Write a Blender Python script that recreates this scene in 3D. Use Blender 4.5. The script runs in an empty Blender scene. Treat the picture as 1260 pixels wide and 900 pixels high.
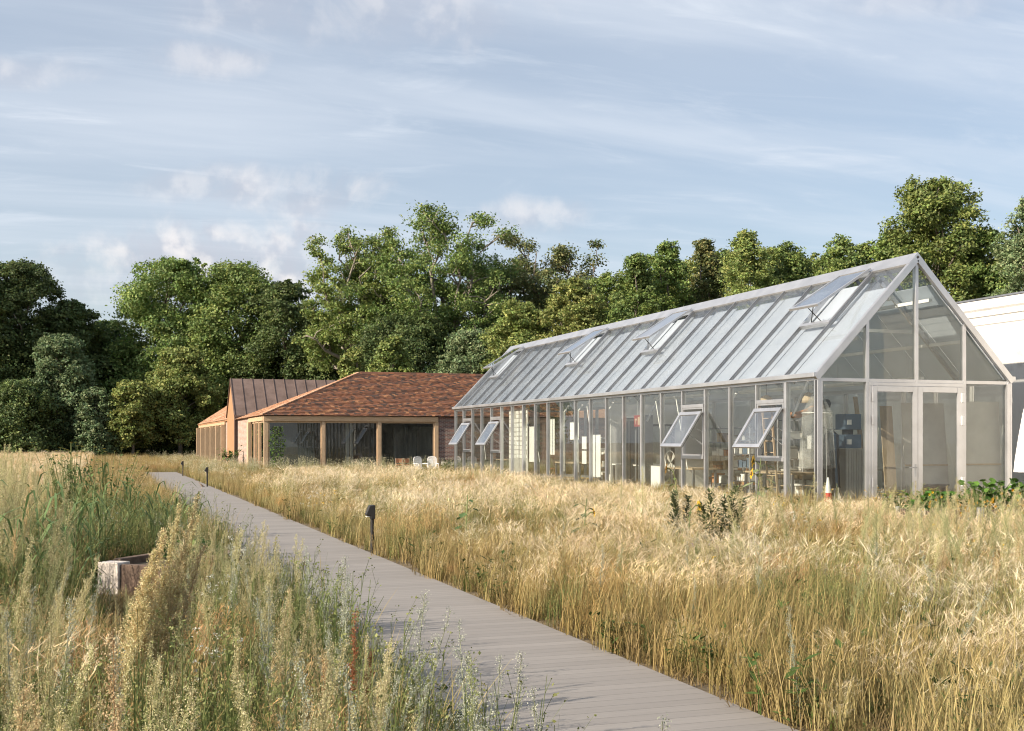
import bpy, bmesh, math, random
import numpy as np
from mathutils import Vector, Matrix
R = math.radians
PI = math.pi
random.seed(7)
rng = np.random.default_rng(11)
scene = bpy.context.scene
COL = scene.collection

# ------------------------------------------------------------------ camera
TH = math.atan(505 / 1450)          # the camera looks this far to the right of the long walls
F = 1450.0                          # focal length in photo pixels (1260 wide)
EYE = 1.7
cam = bpy.data.cameras.new('camera')
cam.sensor_width = 36
cam.lens = F / 1260 * 36
cam.shift_y = 93 / 1260
cam.clip_end = 2000
co = bpy.data.objects.new('camera', cam)
co.location = (0, 0, EYE)
co.rotation_euler = (R(90), 0, -TH)
COL.objects.link(co)
scene.camera = co
CT, ST = math.cos(TH), math.sin(TH)


def at(px, Y, py=None):
    """photo pixel column at camera depth Y -> world x, y (and z for a pixel row)"""
    xc = (px - 630) / F * Y
    x, y = xc * CT + Y * ST, -xc * ST + Y * CT
    if py is None:
        return x, y
    return x, y, EYE + (543 - py) / F * Y


# ------------------------------------------------------------------ light
SUN_EL = R(28)
SUN_AZ_OFF = R(9)                   # sun stands left of the scene, this much behind the camera side
sdir = Vector((-math.cos(SUN_AZ_OFF) * math.cos(SUN_EL), -math.sin(SUN_AZ_OFF) * math.cos(SUN_EL), math.sin(SUN_EL)))
sun = bpy.data.lights.new('sun', 'SUN')
sun.energy = 5.0
sun.angle = R(0.5)
sun.color = (1.0, 0.87, 0.71)
so = bpy.data.objects.new('sun', sun)
so.rotation_euler = (-sdir).to_track_quat('-Z', 'Y').to_euler()
so.location = (-30, -10, 40)
COL.objects.link(so)

world = bpy.data.worlds.new('World')
scene.world = world
world.use_nodes = True
wn, wl = world.node_tree.nodes, world.node_tree.links
wn.clear()


def nd(nodes, t, **kw):
    n = nodes.new(t)
    for k, v in kw.items():
        setattr(n, k, v)
    return n


sky = nd(wn, 'ShaderNodeTexSky', sky_type='NISHITA')
sky.sun_disc = False
sky.sun_elevation = SUN_EL
sky.sun_rotation = math.atan2(sdir.x, sdir.y)
sky.air_density = 1.0
sky.dust_density = 1.6
sky.ozone_density = 1.2
geo = nd(wn, 'ShaderNodeTexCoord')


def wmath(op, a, b=None, clamp=False):
    n = nd(wn, 'ShaderNodeMath', operation=op, use_clamp=clamp)
    for i, v in enumerate((a, b)):
        if v is None:
            continue
        if isinstance(v, (int, float)):
            n.inputs[i].default_value = v
        else:
            wl.new(v, n.inputs[i])
    return n.outputs[0]


def wnoise(vec, scale, detail, rough, dist=0.0):
    n = nd(wn, 'ShaderNodeTexNoise')
    n.inputs['Scale'].default_value = scale
    n.inputs['Detail'].default_value = detail
    n.inputs['Roughness'].default_value = rough
    n.inputs['Distortion'].default_value = dist
    wl.new(vec, n.inputs['Vector'])
    return n.outputs['Fac']


def wramp(v, lo, hi, smooth=True):
    n = nd(wn, 'ShaderNodeMapRange', interpolation_type='SMOOTHSTEP' if smooth else 'LINEAR')
    n.inputs['From Min'].default_value = lo
    n.inputs['From Max'].default_value = hi
    wl.new(v, n.inputs['Value'])
    return n.outputs[0]


# cirrus on a high flat layer: direction / height, streaks drawn out along one bearing
sep = nd(wn, 'ShaderNodeSeparateXYZ')
wl.new(geo.outputs['Generated'], sep.inputs[0])
zz = wmath('MAXIMUM', sep.outputs['Z'], 0.02)
zz = wmath('ADD', zz, 0.10)
comb = nd(wn, 'ShaderNodeCombineXYZ')
wl.new(wmath('DIVIDE', sep.outputs['X'], zz), comb.inputs[0])
wl.new(wmath('DIVIDE', sep.outputs['Y'], zz), comb.inputs[1])
mp = nd(wn, 'ShaderNodeMapping')
mp.inputs['Rotation'].default_value = (0, 0, R(-52))
mp.inputs['Scale'].default_value = (0.42, 1.7, 1)
wl.new(comb.outputs[0], mp.inputs[0])
cirrus = wramp(wnoise(mp.outputs[0], 1.3, 8, 0.55, 0.7), 0.34, 0.76)
veil = wramp(wnoise(comb.outputs[0], 0.5, 4, 0.5, 0.3), 0.30, 0.75)
mp2 = nd(wn, 'ShaderNodeMapping')
mp2.inputs['Rotation'].default_value = (0, 0, R(20))
mp2.inputs['Scale'].default_value = (0.8, 2.0, 1)
wl.new(comb.outputs[0], mp2.inputs[0])
wisps = wramp(wnoise(mp2.outputs[0], 2.6, 8, 0.6, 0.8), 0.50, 0.80)
cir = wmath('ADD', wmath('MULTIPLY', cirrus, 0.30), wmath('MULTIPLY', veil, 0.20))
cir = wmath('ADD', cir, wmath('MULTIPLY', wisps, 0.24))
cir = wmath('ADD', cir, 0.29, clamp=True)
# a few small heaps of cumulus, each a soft patch of noise round a bearing in the sky
PUFFS = [(275, 325, 150, 52, 1.0), (350, 236, 110, 30, 0.75), (240, 232, 70, 18, 0.45), (655, 268, 70, 22, 0.65), (250, 74, 60, 20, 0.5), (310, 12, 80, 32, 0.4), (500, 8, 150, 46, 0.4),
         (30, 88, 80, 18, 0.45), (272, 290, 36, 18, 1.0), (1130, 6, 90, 18, 0.25), (110, 352, 100, 28, 0.6)]
puff = None
cn = wnoise(geo.outputs['Generated'], 21, 9, 0.6, 0.4)
for (px, py, rx, ry, wgt) in PUFFS:
    xc, zc = (px - 630) / F, (543 - py) / F
    d = Vector((xc * CT + ST, -xc * ST + CT, zc)).normalized()
    side = Vector((CT, -ST, 0))
    up = side.cross(d).normalized()
    if up.z < 0:
        up = -up
    s1 = nd(wn, 'ShaderNodeVectorMath', operation='DOT_PRODUCT')
    s2 = nd(wn, 'ShaderNodeVectorMath', operation='DOT_PRODUCT')
    for s, v in ((s1, side), (s2, up)):
        wl.new(geo.outputs['Generated'], s.inputs[0])
        s.inputs[1].default_value = v
    a = wmath('MULTIPLY', wmath('SUBTRACT', s1.outputs['Value'], d.dot(side)), F / rx)
    b = wmath('MULTIPLY', wmath('SUBTRACT', s2.outputs['Value'], d.dot(up)), F / ry)
    q = wmath('ADD', wmath('MULTIPLY', a, a), wmath('MULTIPLY', b, b))
    g = wmath('SUBTRACT', 1.0, wmath('MULTIPLY', q, 0.55))
    m = wramp(wmath('ADD', wmath('MULTIPLY', g, 0.42), cn), 0.52, 1.05)
    dd = nd(wn, 'ShaderNodeVectorMath', operation='DOT_PRODUCT')
    wl.new(geo.outputs['Generated'], dd.inputs[0])
    dd.inputs[1].default_value = d
    m = wmath('MULTIPLY', m, wramp(dd.outputs['Value'], 0.97, 0.985))
    m = wmath('MULTIPLY', m, wgt)
    puff = m if puff is None else wmath('MAXIMUM', puff, m)
mix1 = nd(wn, 'ShaderNodeMix', data_type='RGBA')
wl.new(cir, mix1.inputs['Factor'])
wl.new(sky.outputs[0], mix1.inputs['A'])
mix1.inputs['B'].default_value = (5.9, 6.3, 6.9, 1)
mix2 = nd(wn, 'ShaderNodeMix', data_type='RGBA')
wl.new(wmath('MULTIPLY', puff, 0.72), mix2.inputs['Factor'])
wl.new(mix1.outputs['Result'], mix2.inputs['A'])
shade = wramp(wnoise(geo.outputs['Generated'], 34, 5, 0.5), 0.42, 0.62)
mixc = nd(wn, 'ShaderNodeMix', data_type='RGBA')
wl.new(shade, mixc.inputs['Factor'])
mixc.inputs['A'].default_value = (4.3, 4.35, 4.9, 1)
mixc.inputs['B'].default_value = (7.8, 7.2, 6.9, 1)
wl.new(mixc.outputs['Result'], mix2.inputs['B'])
bg = nd(wn, 'ShaderNodeBackground')
bg.inputs['Strength'].default_value = 0.086
wl.new(mix2.outputs['Result'], bg.inputs['Color'])
wo = nd(wn, 'ShaderNodeOutputWorld')
wl.new(bg.outputs[0], wo.inputs['Surface'])

scene.view_settings.view_transform = 'Standard'
scene.view_settings.look = 'None'
scene.view_settings.exposure = 0.74
scene.view_settings.gamma = 1.0
scene.render.engine = 'CYCLES'
scene.cycles.max_bounces = 10
scene.cycles.transparent_max_bounces = 40
scene.cycles.use_denoising = True
scene.cycles.filter_width = 1.1
scene.cycles.caustics_reflective = False
scene.cycles.caustics_refractive = False


# ------------------------------------------------------------------ materials
def newmat(name):
    m = bpy.data.materials.new(name)
    m.use_nodes = True
    m.node_tree.nodes.clear()
    return m, m.node_tree.nodes, m.node_tree.links


def pbr(name, col, rough=0.6, metal=0.0, var=0.12, scale=3.0, bump=0.0, bscale=40.0, spec=0.5, stretch=(1, 1, 1), col2=None, lo=0.35, hi=0.65):
    """principled surface whose colour wanders between two tones by noise, with bump and uneven roughness"""
    m, n, l = newmat(name)
    out = nd(n, 'ShaderNodeOutputMaterial')
    p = nd(n, 'ShaderNodeBsdfPrincipled')
    l.new(p.outputs[0], out.inputs[0])
    tc = nd(n, 'ShaderNodeTexCoord')
    mpn = nd(n, 'ShaderNodeMapping')
    mpn.inputs['Scale'].default_value = stretch
    l.new(tc.outputs['Object'], mpn.inputs[0])
    no = nd(n, 'ShaderNodeTexNoise')
    no.inputs['Scale'].default_value = scale
    no.inputs['Detail'].default_value = 7
    no.inputs['Roughness'].default_value = 0.62
    l.new(mpn.outputs[0], no.inputs['Vector'])
    mr = nd(n, 'ShaderNodeMapRange')
    mr.inputs['From Min'].default_value = lo
    mr.inputs['From Max'].default_value = hi
    l.new(no.outputs['Fac'], mr.inputs['Value'])
    mx = nd(n, 'ShaderNodeMix', data_type='RGBA')
    l.new(mr.outputs[0], mx.inputs['Factor'])
    c = col
    a = tuple(x * (1 - var) for x in c)
    b = tuple(min(1, x * (1 + var)) for x in c) if col2 is None else col2
    mx.inputs['A'].default_value = (*a, 1)
    mx.inputs['B'].default_value = (*b, 1)
    l.new(mx.outputs['Result'], p.inputs['Base Color'])
    p.inputs['Metallic'].default_value = metal
    p.inputs['Specular IOR Level'].default_value = spec
    rr = nd(n, 'ShaderNodeMapRange')
    rr.inputs['To Min'].default_value = max(0.02, rough - 0.1)
    rr.inputs['To Max'].default_value = min(1, rough + 0.1)
    l.new(no.outputs['Fac'], rr.inputs['Value'])
    l.new(rr.outputs[0], p.inputs['Roughness'])
    if bump:
        nb = nd(n, 'ShaderNodeTexNoise')
        nb.inputs['Scale'].default_value = bscale
        nb.inputs['Detail'].default_value = 6
        l.new(mpn.outputs[0], nb.inputs['Vector'])
        bp = nd(n, 'ShaderNodeBump')
        bp.inputs['Strength'].default_value = bump
        bp.inputs['Distance'].default_value = 0.02
        l.new(nb.outputs['Fac'], bp.inputs['Height'])
        l.new(bp.outputs[0], p.inputs['Normal'])
    return m


def glassmat(name, tint=(0.93, 0.955, 0.94), refl=1.0, dirt=0.05, rough=0.0, dirtcol=(0.55, 0.55, 0.5)):
    """thin pane: clear through, Fresnel mirror, a film of dust"""
    m, n, l = newmat(name)
    out = nd(n, 'ShaderNodeOutputMaterial')
    tr = nd(n, 'ShaderNodeBsdfTransparent')
    tr.inputs[0].default_value = (*tint, 1)
    gl = nd(n, 'ShaderNodeBsdfGlossy')
    gl.inputs['Roughness'].default_value = rough
    fr = nd(n, 'ShaderNodeFresnel')
    fr.inputs[0].default_value = 1.5
    tc = nd(n, 'ShaderNodeTexCoord')
    ww = nd(n, 'ShaderNodeTexNoise')
    ww.inputs['Scale'].default_value = 0.9
    ww.inputs['Detail'].default_value = 1
    l.new(tc.outputs['Object'], ww.inputs['Vector'])
    bp = nd(n, 'ShaderNodeBump')
    bp.inputs['Strength'].default_value = 0.05
    bp.inputs['Distance'].default_value = 0.02
    l.new(ww.outputs['Fac'], bp.inputs['Height'])
    l.new(bp.outputs[0], gl.inputs['Normal'])
    ge = nd(n, 'ShaderNodeNewGeometry')
    ff = nd(n, 'ShaderNodeMath', operation='MULTIPLY_ADD')
    l.new(ge.outputs['Backfacing'], ff.inputs[0])
    ff.inputs[1].default_value = -refl
    ff.inputs[2].default_value = refl
    mu = nd(n, 'ShaderNodeMath', operation='MULTIPLY', use_clamp=True)
    l.new(ff.outputs[0], mu.inputs[1])
    l.new(fr.outputs[0], mu.inputs[0])
    mx = nd(n, 'ShaderNodeMixShader')
    l.new(mu.outputs[0], mx.inputs[0])
    l.new(tr.outputs[0], mx.inputs[1])
    l.new(gl.outputs[0], mx.inputs[2])
    df = nd(n, 'ShaderNodeBsdfDiffuse')
    df.inputs[0].default_value = (*dirtcol, 1)
    dn = nd(n, 'ShaderNodeTexNoise')
    dn.inputs['Scale'].default_value = 1.6
    dn.inputs['Detail'].default_value = 6
    l.new(tc.outputs['Object'], dn.inputs['Vector'])
    dm = nd(n, 'ShaderNodeMapRange')
    dm.inputs['From Min'].default_value = 0.4
    dm.inputs['From Max'].default_value = 0.7
    dm.inputs['To Min'].default_value = dirt * 0.5
    dm.inputs['To Max'].default_value = dirt * 1.6
    l.new(dn.outputs['Fac'], dm.inputs['Value'])
    m2 = nd(n, 'ShaderNodeMixShader')
    l.new(dm.outputs[0], m2.inputs[0])
    l.new(mx.outputs[0], m2.inputs[1])
    l.new(df.outputs[0], m2.inputs[2])
    l.new(m2.outputs[0], out.inputs[0])
    return m


def brickmat(name, plane, c1, c2, mortar):
    m, n, l = newmat(name)
    out = nd(n, 'ShaderNodeOutputMaterial')
    p = nd(n, 'ShaderNodeBsdfPrincipled')
    p.inputs['Roughness'].default_value = 0.85
    l.new(p.outputs[0], out.inputs[0])
    tc = nd(n, 'ShaderNodeTexCoord')
    sp = nd(n, 'ShaderNodeSeparateXYZ')
    l.new(tc.outputs['Object'], sp.inputs[0])
    cb = nd(n, 'ShaderNodeCombineXYZ')
    l.new(sp.outputs['X' if plane == 'xz' else 'Y'], cb.inputs[0])
    l.new(sp.outputs['Z'], cb.inputs[1])
    b = nd(n, 'ShaderNodeTexBrick')
    b.inputs['Color1'].default_value = (*c1, 1)
    b.inputs['Color2'].default_value = (*c2, 1)
    b.inputs['Mortar'].default_value = (*mortar, 1)
    b.inputs['Scale'].default_value = 1
    b.inputs['Mortar Size'].default_value = 0.011
    b.inputs['Brick Width'].default_value = 0.235
    b.inputs['Row Height'].default_value = 0.07
    l.new(cb.outputs[0], b.inputs['Vector'])
    no = nd(n, 'ShaderNodeTexNoise')
    no.inputs['Scale'].default_value = 5
    no.inputs['Detail'].default_value = 6
    l.new(tc.outputs['Object'], no.inputs['Vector'])
    hs = nd(n, 'ShaderNodeHueSaturation')
    mr = nd(n, 'ShaderNodeMapRange')
    mr.inputs['To Min'].default_value = 0.5
    mr.inputs['To Max'].default_value = 1.5
    l.new(no.outputs['Fac'], mr.inputs['Value'])
    l.new(mr.outputs[0], hs.inputs['Value'])
    l.new(b.outputs['Color'], hs.inputs['Color'])
    l.new(hs.outputs[0], p.inputs['Base Color'])
    bp = nd(n, 'ShaderNodeBump')
    bp.inputs['Strength'].default_value = 0.7
    bp.inputs['Distance'].default_value = 0.01
    bp.invert = True
    l.new(b.outputs['Fac'], bp.inputs['Height'])
    l.new(bp.outputs[0], p.inputs['Normal'])
    return m


def leafmat(name, trans=0.3, gloss=0.25, jitter=0.25, patch=False, objrand=True):
    """foliage: per-vertex tone, small per-plant wander, light passing through"""
    m, n, l = newmat(name)
    out = nd(n, 'ShaderNodeOutputMaterial')
    at_ = nd(n, 'ShaderNodeAttribute', attribute_name='Col')
    hs = nd(n, 'ShaderNodeHueSaturation')
    l.new(at_.outputs['Color'], hs.inputs['Color'])
    oi = nd(n, 'ShaderNodeObjectInfo')
    if objrand:
        mr = nd(n, 'ShaderNodeMapRange')
        mr.inputs['To Min'].default_value = 1 - jitter
        mr.inputs['To Max'].default_value = 1 + jitter
        l.new(oi.outputs['Random'], mr.inputs['Value'])
        l.new(mr.outputs[0], hs.inputs['Value'])
        m2 = nd(n, 'ShaderNodeMath', operation='MULTIPLY')
        m2.inputs[1].default_value = 7.31
        fr = nd(n, 'ShaderNodeMath', operation='FRACT')
        l.new(oi.outputs['Random'], m2.inputs[0])
        l.new(m2.outputs[0], fr.inputs[0])
        mh = nd(n, 'ShaderNodeMapRange')
        mh.inputs['To Min'].default_value = 0.49
        mh.inputs['To Max'].default_value = 0.512
        l.new(fr.outputs[0], mh.inputs['Value'])
        l.new(mh.outputs[0], hs.inputs['Hue'])
    colour = hs.outputs[0]
    if patch:
        nz = nd(n, 'ShaderNodeTexNoise')
        nz.inputs['Scale'].default_value = 0.33
        nz.inputs['Detail'].default_value = 3
        l.new(oi.outputs['Location'], nz.inputs['Vector'])
        mr = nd(n, 'ShaderNodeMapRange')
        mr.inputs['From Min'].default_value = 0.42
        mr.inputs['From Max'].default_value = 0.62
        mr.inputs['To Max'].default_value = 0.55
        l.new(nz.outputs['Fac'], mr.inputs['Value'])
        mx = nd(n, 'ShaderNodeMix', data_type='RGBA', blend_type='MULTIPLY')
        l.new(mr.outputs[0], mx.inputs['Factor'])
        l.new(colour, mx.inputs['A'])
        mx.inputs['B'].default_value = (0.94, 0.80, 0.60, 1)
        colour = mx.outputs['Result']
    p = nd(n, 'ShaderNodeBsdfPrincipled')
    p.inputs['Roughness'].default_value = 0.55
    p.inputs['Specular IOR Level'].default_value = gloss
    l.new(colour, p.inputs['Base Color'])
    t = nd(n, 'ShaderNodeBsdfTranslucent')
    l.new(colour, t.inputs[0])
    mx = nd(n, 'ShaderNodeMixShader')
    mx.inputs[0].default_value = trans
    l.new(p.outputs[0], mx.inputs[1])
    l.new(t.outputs[0], mx.inputs[2])
    l.new(mx.outputs[0], out.inputs[0])
    return m


M = {}
M['alu'] = pbr('alu', (0.56, 0.565, 0.58), 0.36, 0.75, 0.10, 1.5, 0.05, 60)
M['alu_dark'] = pbr('alu_dark', (0.20, 0.21, 0.23), 0.45, 0.4, 0.1, 2)
M['gasket'] = pbr('gasket', (0.05, 0.05, 0.052), 0.6)
M['blind'] = pbr('blind', (0.60, 0.67, 0.76), 0.7, 0, 0.04, 2.0)
_n, _l = M['blind'].node_tree.nodes, M['blind'].node_tree.links
_p = [k for k in _n if k.type == 'BSDF_PRINCIPLED'][0]
_o = [k for k in _n if k.type == 'OUTPUT_MATERIAL'][0]
_t = nd(_n, 'ShaderNodeBsdfTranslucent')
_t.inputs[0].default_value = (0.80, 0.80, 0.78, 1)
_m = nd(_n, 'ShaderNodeMixShader')
_m.inputs[0].default_value = 0.46
_l.new(_p.outputs[0], _m.inputs[1])
_l.new(_t.outputs[0], _m.inputs[2])
_l.new(_m.outputs[0], _o.inputs[0])
M['glass'] = glassmat('glass', (0.93, 0.945, 0.925), 1.9, 0.010)
M['roof_glass'] = glassmat('roof_glass', (0.97, 0.98, 0.985), 2.4, 0.03, 0.0, (0.6, 0.62, 0.62))
M['house_glass'] = glassmat('house_glass', (0.85, 0.88, 0.88), 2.6, 0.01)
M['concrete'] = pbr('concrete', (0.30, 0.285, 0.272), 0.85, 0, 0.14, 3.5, 0.25, 90, stretch=(1, 6, 1))
M['floor'] = pbr('floor', (0.40, 0.39, 0.365), 0.8, 0, 0.12, 2)
M['soil'] = pbr('soil', (0.10, 0.08, 0.055), 0.95, 0, 0.4, 4, 0.8, 25, col2=(0.22, 0.17, 0.10))
M['white_wall'] = pbr('white_wall', (0.46, 0.44, 0.40), 0.85, 0, 0.03, 0.9, 0.4, 18, lo=0.28, hi=0.46, col2=(0.68, 0.665, 0.635))
M['grey_wall'] = pbr('grey_wall', (0.36, 0.36, 0.34), 0.8, 0, 0.1, 1.5)
M['timber'] = pbr('timber', (0.50, 0.36, 0.23), 0.65, 0, 0.18, 5, 0.15, 30, stretch=(6, 6, 0.6))
M['timber_beam'] = pbr('timber_beam', (0.50, 0.35, 0.215), 0.65, 0, 0.18, 5, 0.15, 30, stretch=(0.6, 0.6, 6))
M['timber_red'] = pbr('timber_red', (0.38, 0.205, 0.105), 0.65, 0, 0.2, 4, 0.15, 30, stretch=(5, 5, 0.6))
M['corten'] = pbr('corten', (0.16, 0.112, 0.092), 0.7, 0.15, 0.22, 1.2, 0.1, 30, col2=(0.20, 0.145, 0.125))
M['brick_front'] = brickmat('brick_front', 'xz', (0.27, 0.13, 0.095), (0.13, 0.075, 0.068), (0.32, 0.28, 0.25))  # brick darkened for the front, which the sun barely grazes
M['brick_side'] = brickmat('brick_side', 'yz', (0.42, 0.27, 0.20), (0.30, 0.18, 0.14), (0.46, 0.42, 0.38))  # same brick in a lighter copy, sunlight of the left wall painted in
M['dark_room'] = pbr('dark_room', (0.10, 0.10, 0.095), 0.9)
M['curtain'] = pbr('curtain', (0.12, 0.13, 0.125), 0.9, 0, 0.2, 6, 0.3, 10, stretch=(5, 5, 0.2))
M['white'] = pbr('white', (0.78, 0.78, 0.77), 0.5, 0, 0.04, 3)
M['paper'] = pbr('paper', (0.80, 0.80, 0.78), 0.8, 0, 0.05, 2)
M['blue_grey'] = pbr('blue_grey', (0.10, 0.15, 0.22), 0.5, 0.1, 0.1, 3)
M['black'] = pbr('black', (0.025, 0.025, 0.027), 0.5)
M['dark_metal'] = pbr('dark_metal', (0.035, 0.033, 0.032), 0.5, 0.3)
M['orange'] = pbr('orange', (0.50, 0.25, 0.13), 0.5)
M['red'] = pbr('red', (0.55, 0.05, 0.04), 0.45)
M['exit_red'] = pbr('exit_red', (0.22, 0.03, 0.025), 0.4)
M['yellow'] = pbr('yellow', (0.75, 0.45, 0.03), 0.5)
M['board'] = pbr('board', (0.46, 0.45, 0.425), 0.75, 0, 0.08, 2)
M['plywood'] = pbr('plywood', (0.40, 0.315, 0.22), 0.7, 0, 0.12, 5, stretch=(4, 4, 0.5))
M['old_wood'] = pbr('old_wood', (0.60, 0.54, 0.48), 0.9, 0, 0.35, 9, 0.6, 30)  # pale tone holds the sunlight painted on the bed's end board
M['old_wood_dark'] = pbr('old_wood_dark', (0.14, 0.095, 0.07), 0.9, 0, 0.3, 6, 0.5, 30)
M['galv'] = pbr('galv', (0.45, 0.46, 0.47), 0.45, 0.5, 0.15, 6)
M['plastic_film'] = glassmat('plastic_film', (0.80, 0.80, 0.79), 1.0, 0.22, 0.15, (0.8, 0.8, 0.8))
M['bark'] = pbr('bark', (0.15, 0.125, 0.10), 0.9, 0, 0.35, 3, 0.6, 20)
M['bark_pale'] = pbr('bark_pale', (0.26, 0.23, 0.19), 0.9, 0, 0.3, 3, 0.5, 20)
M['leaf'] = leafmat('leaf', 0.30, 0.28, 0.12)
M['veg'] = leafmat('veg', 0.24, 0.15, 0.22)
M['straw'] = leafmat('straw', 0.24, 0.18, 0.22, patch=True)
M['feather'] = pbr('feather', (0.22, 0.17, 0.13), 0.8, 0, 0.4, 30)
M['tile'] = None


# ------------------------------------------------------------------ mesh builder
class MB:
    def __init__(s):
        s.v, s.f, s.c = [], [], []

    def add(s, vs, fs, col=None):
        k = len(s.v)
        s.v.extend(tuple(v) for v in vs)
        s.f.extend(tuple(i + k for i in f) for f in fs)
        if col is not None:
            s.c.extend([col] * len(vs))
        return s

    def box(s, x0, x1, y0, y1, z0, z1, col=None):
        return s.add([(x0, y0, z0), (x1, y0, z0), (x1, y1, z0), (x0, y1, z0), (x0, y0, z1), (x1, y0, z1), (x1, y1, z1), (x0, y1, z1)],
                     [(0, 3, 2, 1), (4, 5, 6, 7), (0, 1, 5, 4), (1, 2, 6, 5), (2, 3, 7, 6), (3, 0, 4, 7)], col)

    def beam(s, p, q, w, h, up=(0, 0, 1), col=None):
        """rectangular bar from p to q, w across, h along 'up'"""
        p, q = Vector(p), Vector(q)
        d = (q - p).normalized()
        u = Vector(up)
        a = d.cross(u).normalized() * (w / 2)
        u = a.cross(d).normalized() * (h / 2)
        vs = [p - a - u, p + a - u, p + a + u, p - a + u, q - a - u, q + a - u, q + a + u, q - a + u]
        return s.add(vs, [(0, 1, 2, 3), (7, 6, 5, 4), (0, 4, 5, 1), (1, 5, 6, 2), (2, 6, 7, 3), (3, 7, 4, 0)], col)

    def prism(s, poly, axis, a, b, col=None):
        """polygon in the plane across 'axis', drawn out from a to b"""
        def P(u, w, k):
            return {'x': (k, u, w), 'y': (u, k, w), 'z': (u, w, k)}[axis]
        n = len(poly)
        vs = [P(u, w, a) for u, w in poly] + [P(u, w, b) for u, w in poly]
        fs = [tuple(range(n - 1, -1, -1)), tuple(range(n, 2 * n))] + [(i, (i + 1) % n, n + (i + 1) % n, n + i) for i in range(n)]
        return s.add(vs, fs, col)

    def tube(s, path, r, n=8, col=None, caps=True):
        path = [Vector(p) for p in path]
        rs = r if isinstance(r, (list, tuple)) else [r] * len(path)
        vs, fs = [], []
        ref = Vector((0.31, 0.17, 0.93))
        for i, p in enumerate(path):
            d = (path[min(i + 1, len(path) - 1)] - path[max(i - 1, 0)]).normalized()
            a = d.cross(ref)
            if a.length < 0.05:
                a = d.cross(Vector((1, 0, 0)))
            a.normalize()
            b = d.cross(a)
            for k in range(n):
                t = 2 * PI * k / n
                vs.append(p + (a * math.cos(t) + b * math.sin(t)) * rs[i])
        for i in range(len(path) - 1):
            for k in range(n):
                fs.append((i * n + k, i * n + (k + 1) % n, (i + 1) * n + (k + 1) % n, (i + 1) * n + k))
        if caps:
            fs.append(tuple(range(n - 1, -1, -1)))
            fs.append(tuple(range((len(path) - 1) * n, len(path) * n)))
        return s.add(vs, fs, col)

    def ribbon(s, path, ws, cols, side):
        """flat blade along a path; cols one per path point"""
        k = len(s.v)
        sx, sy = side
        for (p, w, c) in zip(path, ws, cols):
            s.v.append((p[0] - sx * w, p[1] - sy * w, p[2]))
            s.v.append((p[0] + sx * w, p[1] + sy * w, p[2]))
            s.c += [c, c]
        for i in range(len(path) - 1):
            s.f.append((k + 2 * i, k + 2 * i + 1, k + 2 * i + 3, k + 2 * i + 2))

    def leaf(s, base, d, nrm, L, W, col, fold=0.12):
        """pointed leaf from base along d: four points and a fold along the midrib"""
        b, d, nrm = Vector(base), Vector(d).normalized(), Vector(nrm)
        a = d.cross(nrm)
        if a.length < 1e-4:
            a = d.cross(Vector((1, 0.2, 0)))
        a.normalize()
        n2 = a.cross(d)
        m = b + d * (L * 0.45) - n2 * (fold * W)
        tip = b + d * L - n2 * (0.10 * L)
        s.add([b, m + a * W / 2 + n2 * fold * W, tip, m - a * W / 2 + n2 * fold * W, m], [(0, 4, 1), (4, 2, 1), (0, 3, 4), (4, 3, 2)], col)

    def mesh(s, name):
        me = bpy.data.meshes.new(name)
        me.from_pydata(s.v, [], s.f)
        if s.c:
            ca = me.color_attributes.new('Col', 'FLOAT_COLOR', 'POINT')
            a = np.ones((len(s.v), 4), dtype=np.float32)
            a[:, :3] = np.array(s.c, dtype=np.float32)[:, :3]
            ca.data.foreach_set('color', a.ravel())
        me.update()
        return me


def wloc(o):
    v = Vector(o.location)
    while o.parent:
        o = o.parent
        v += Vector(o.location)
    return v


def put(name, mb, mat, parent=None, base=None, smooth=False, bevel=0):
    """link the collected shape (world coordinates) as ONE object; a child's origin is its thing's base"""
    off = wloc(parent) if parent else Vector(base or (0, 0, 0))
    if off.length:
        mb.v = [(v[0] - off.x, v[1] - off.y, v[2] - off.z) for v in mb.v]
    me = mb.mesh(name)
    me.materials.append(mat)
    o = bpy.data.objects.new(name, me)
    COL.objects.link(o)
    if parent:
        o.parent = parent
    else:
        o.location = off
    if smooth:
        me.polygons.foreach_set('use_smooth', [True] * len(me.polygons))
    if bevel:
        b = o.modifiers.new('bevel', 'BEVEL')
        b.width = bevel
        b.segments = 2
        b.limit_method = 'ANGLE'
    return o


def tag(o, label=None, cat=None, group=None, kind=None):
    if label:
        o['label'] = label
    if cat:
        o['category'] = cat
    if group:
        o['group'] = group
    if kind:
        o['kind'] = kind
    return o


def thing(name, loc, label, cat, group=None):
    o = bpy.data.objects.new(name, None)
    o.location = loc
    o.empty_display_size = 0.2
    COL.objects.link(o)
    return tag(o, label, cat, group)


# ================================================================== SETTING
PATH0, PATH1, PATH_END = 1.66, 3.80, 64.0
tag(put('ground', MB().add([(-900, -200, 0), (900, -200, 0), (900, 900, 0), (-900, 900, 0)], [(0, 1, 2, 3)]), M['soil']), kind='structure')
pm = MB().prism([(PATH0, -0.2), (PATH1, -0.2), (PATH1, 0.03), (PATH0, 0.03)], 'y', -6, PATH_END)
pm.prism([(-20, PATH_END + 0.004), (PATH1, PATH_END + 0.004), (PATH1, PATH_END + 2.0), (-20, PATH_END + 2.0)], 'z', -0.2, 0.03)


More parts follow.
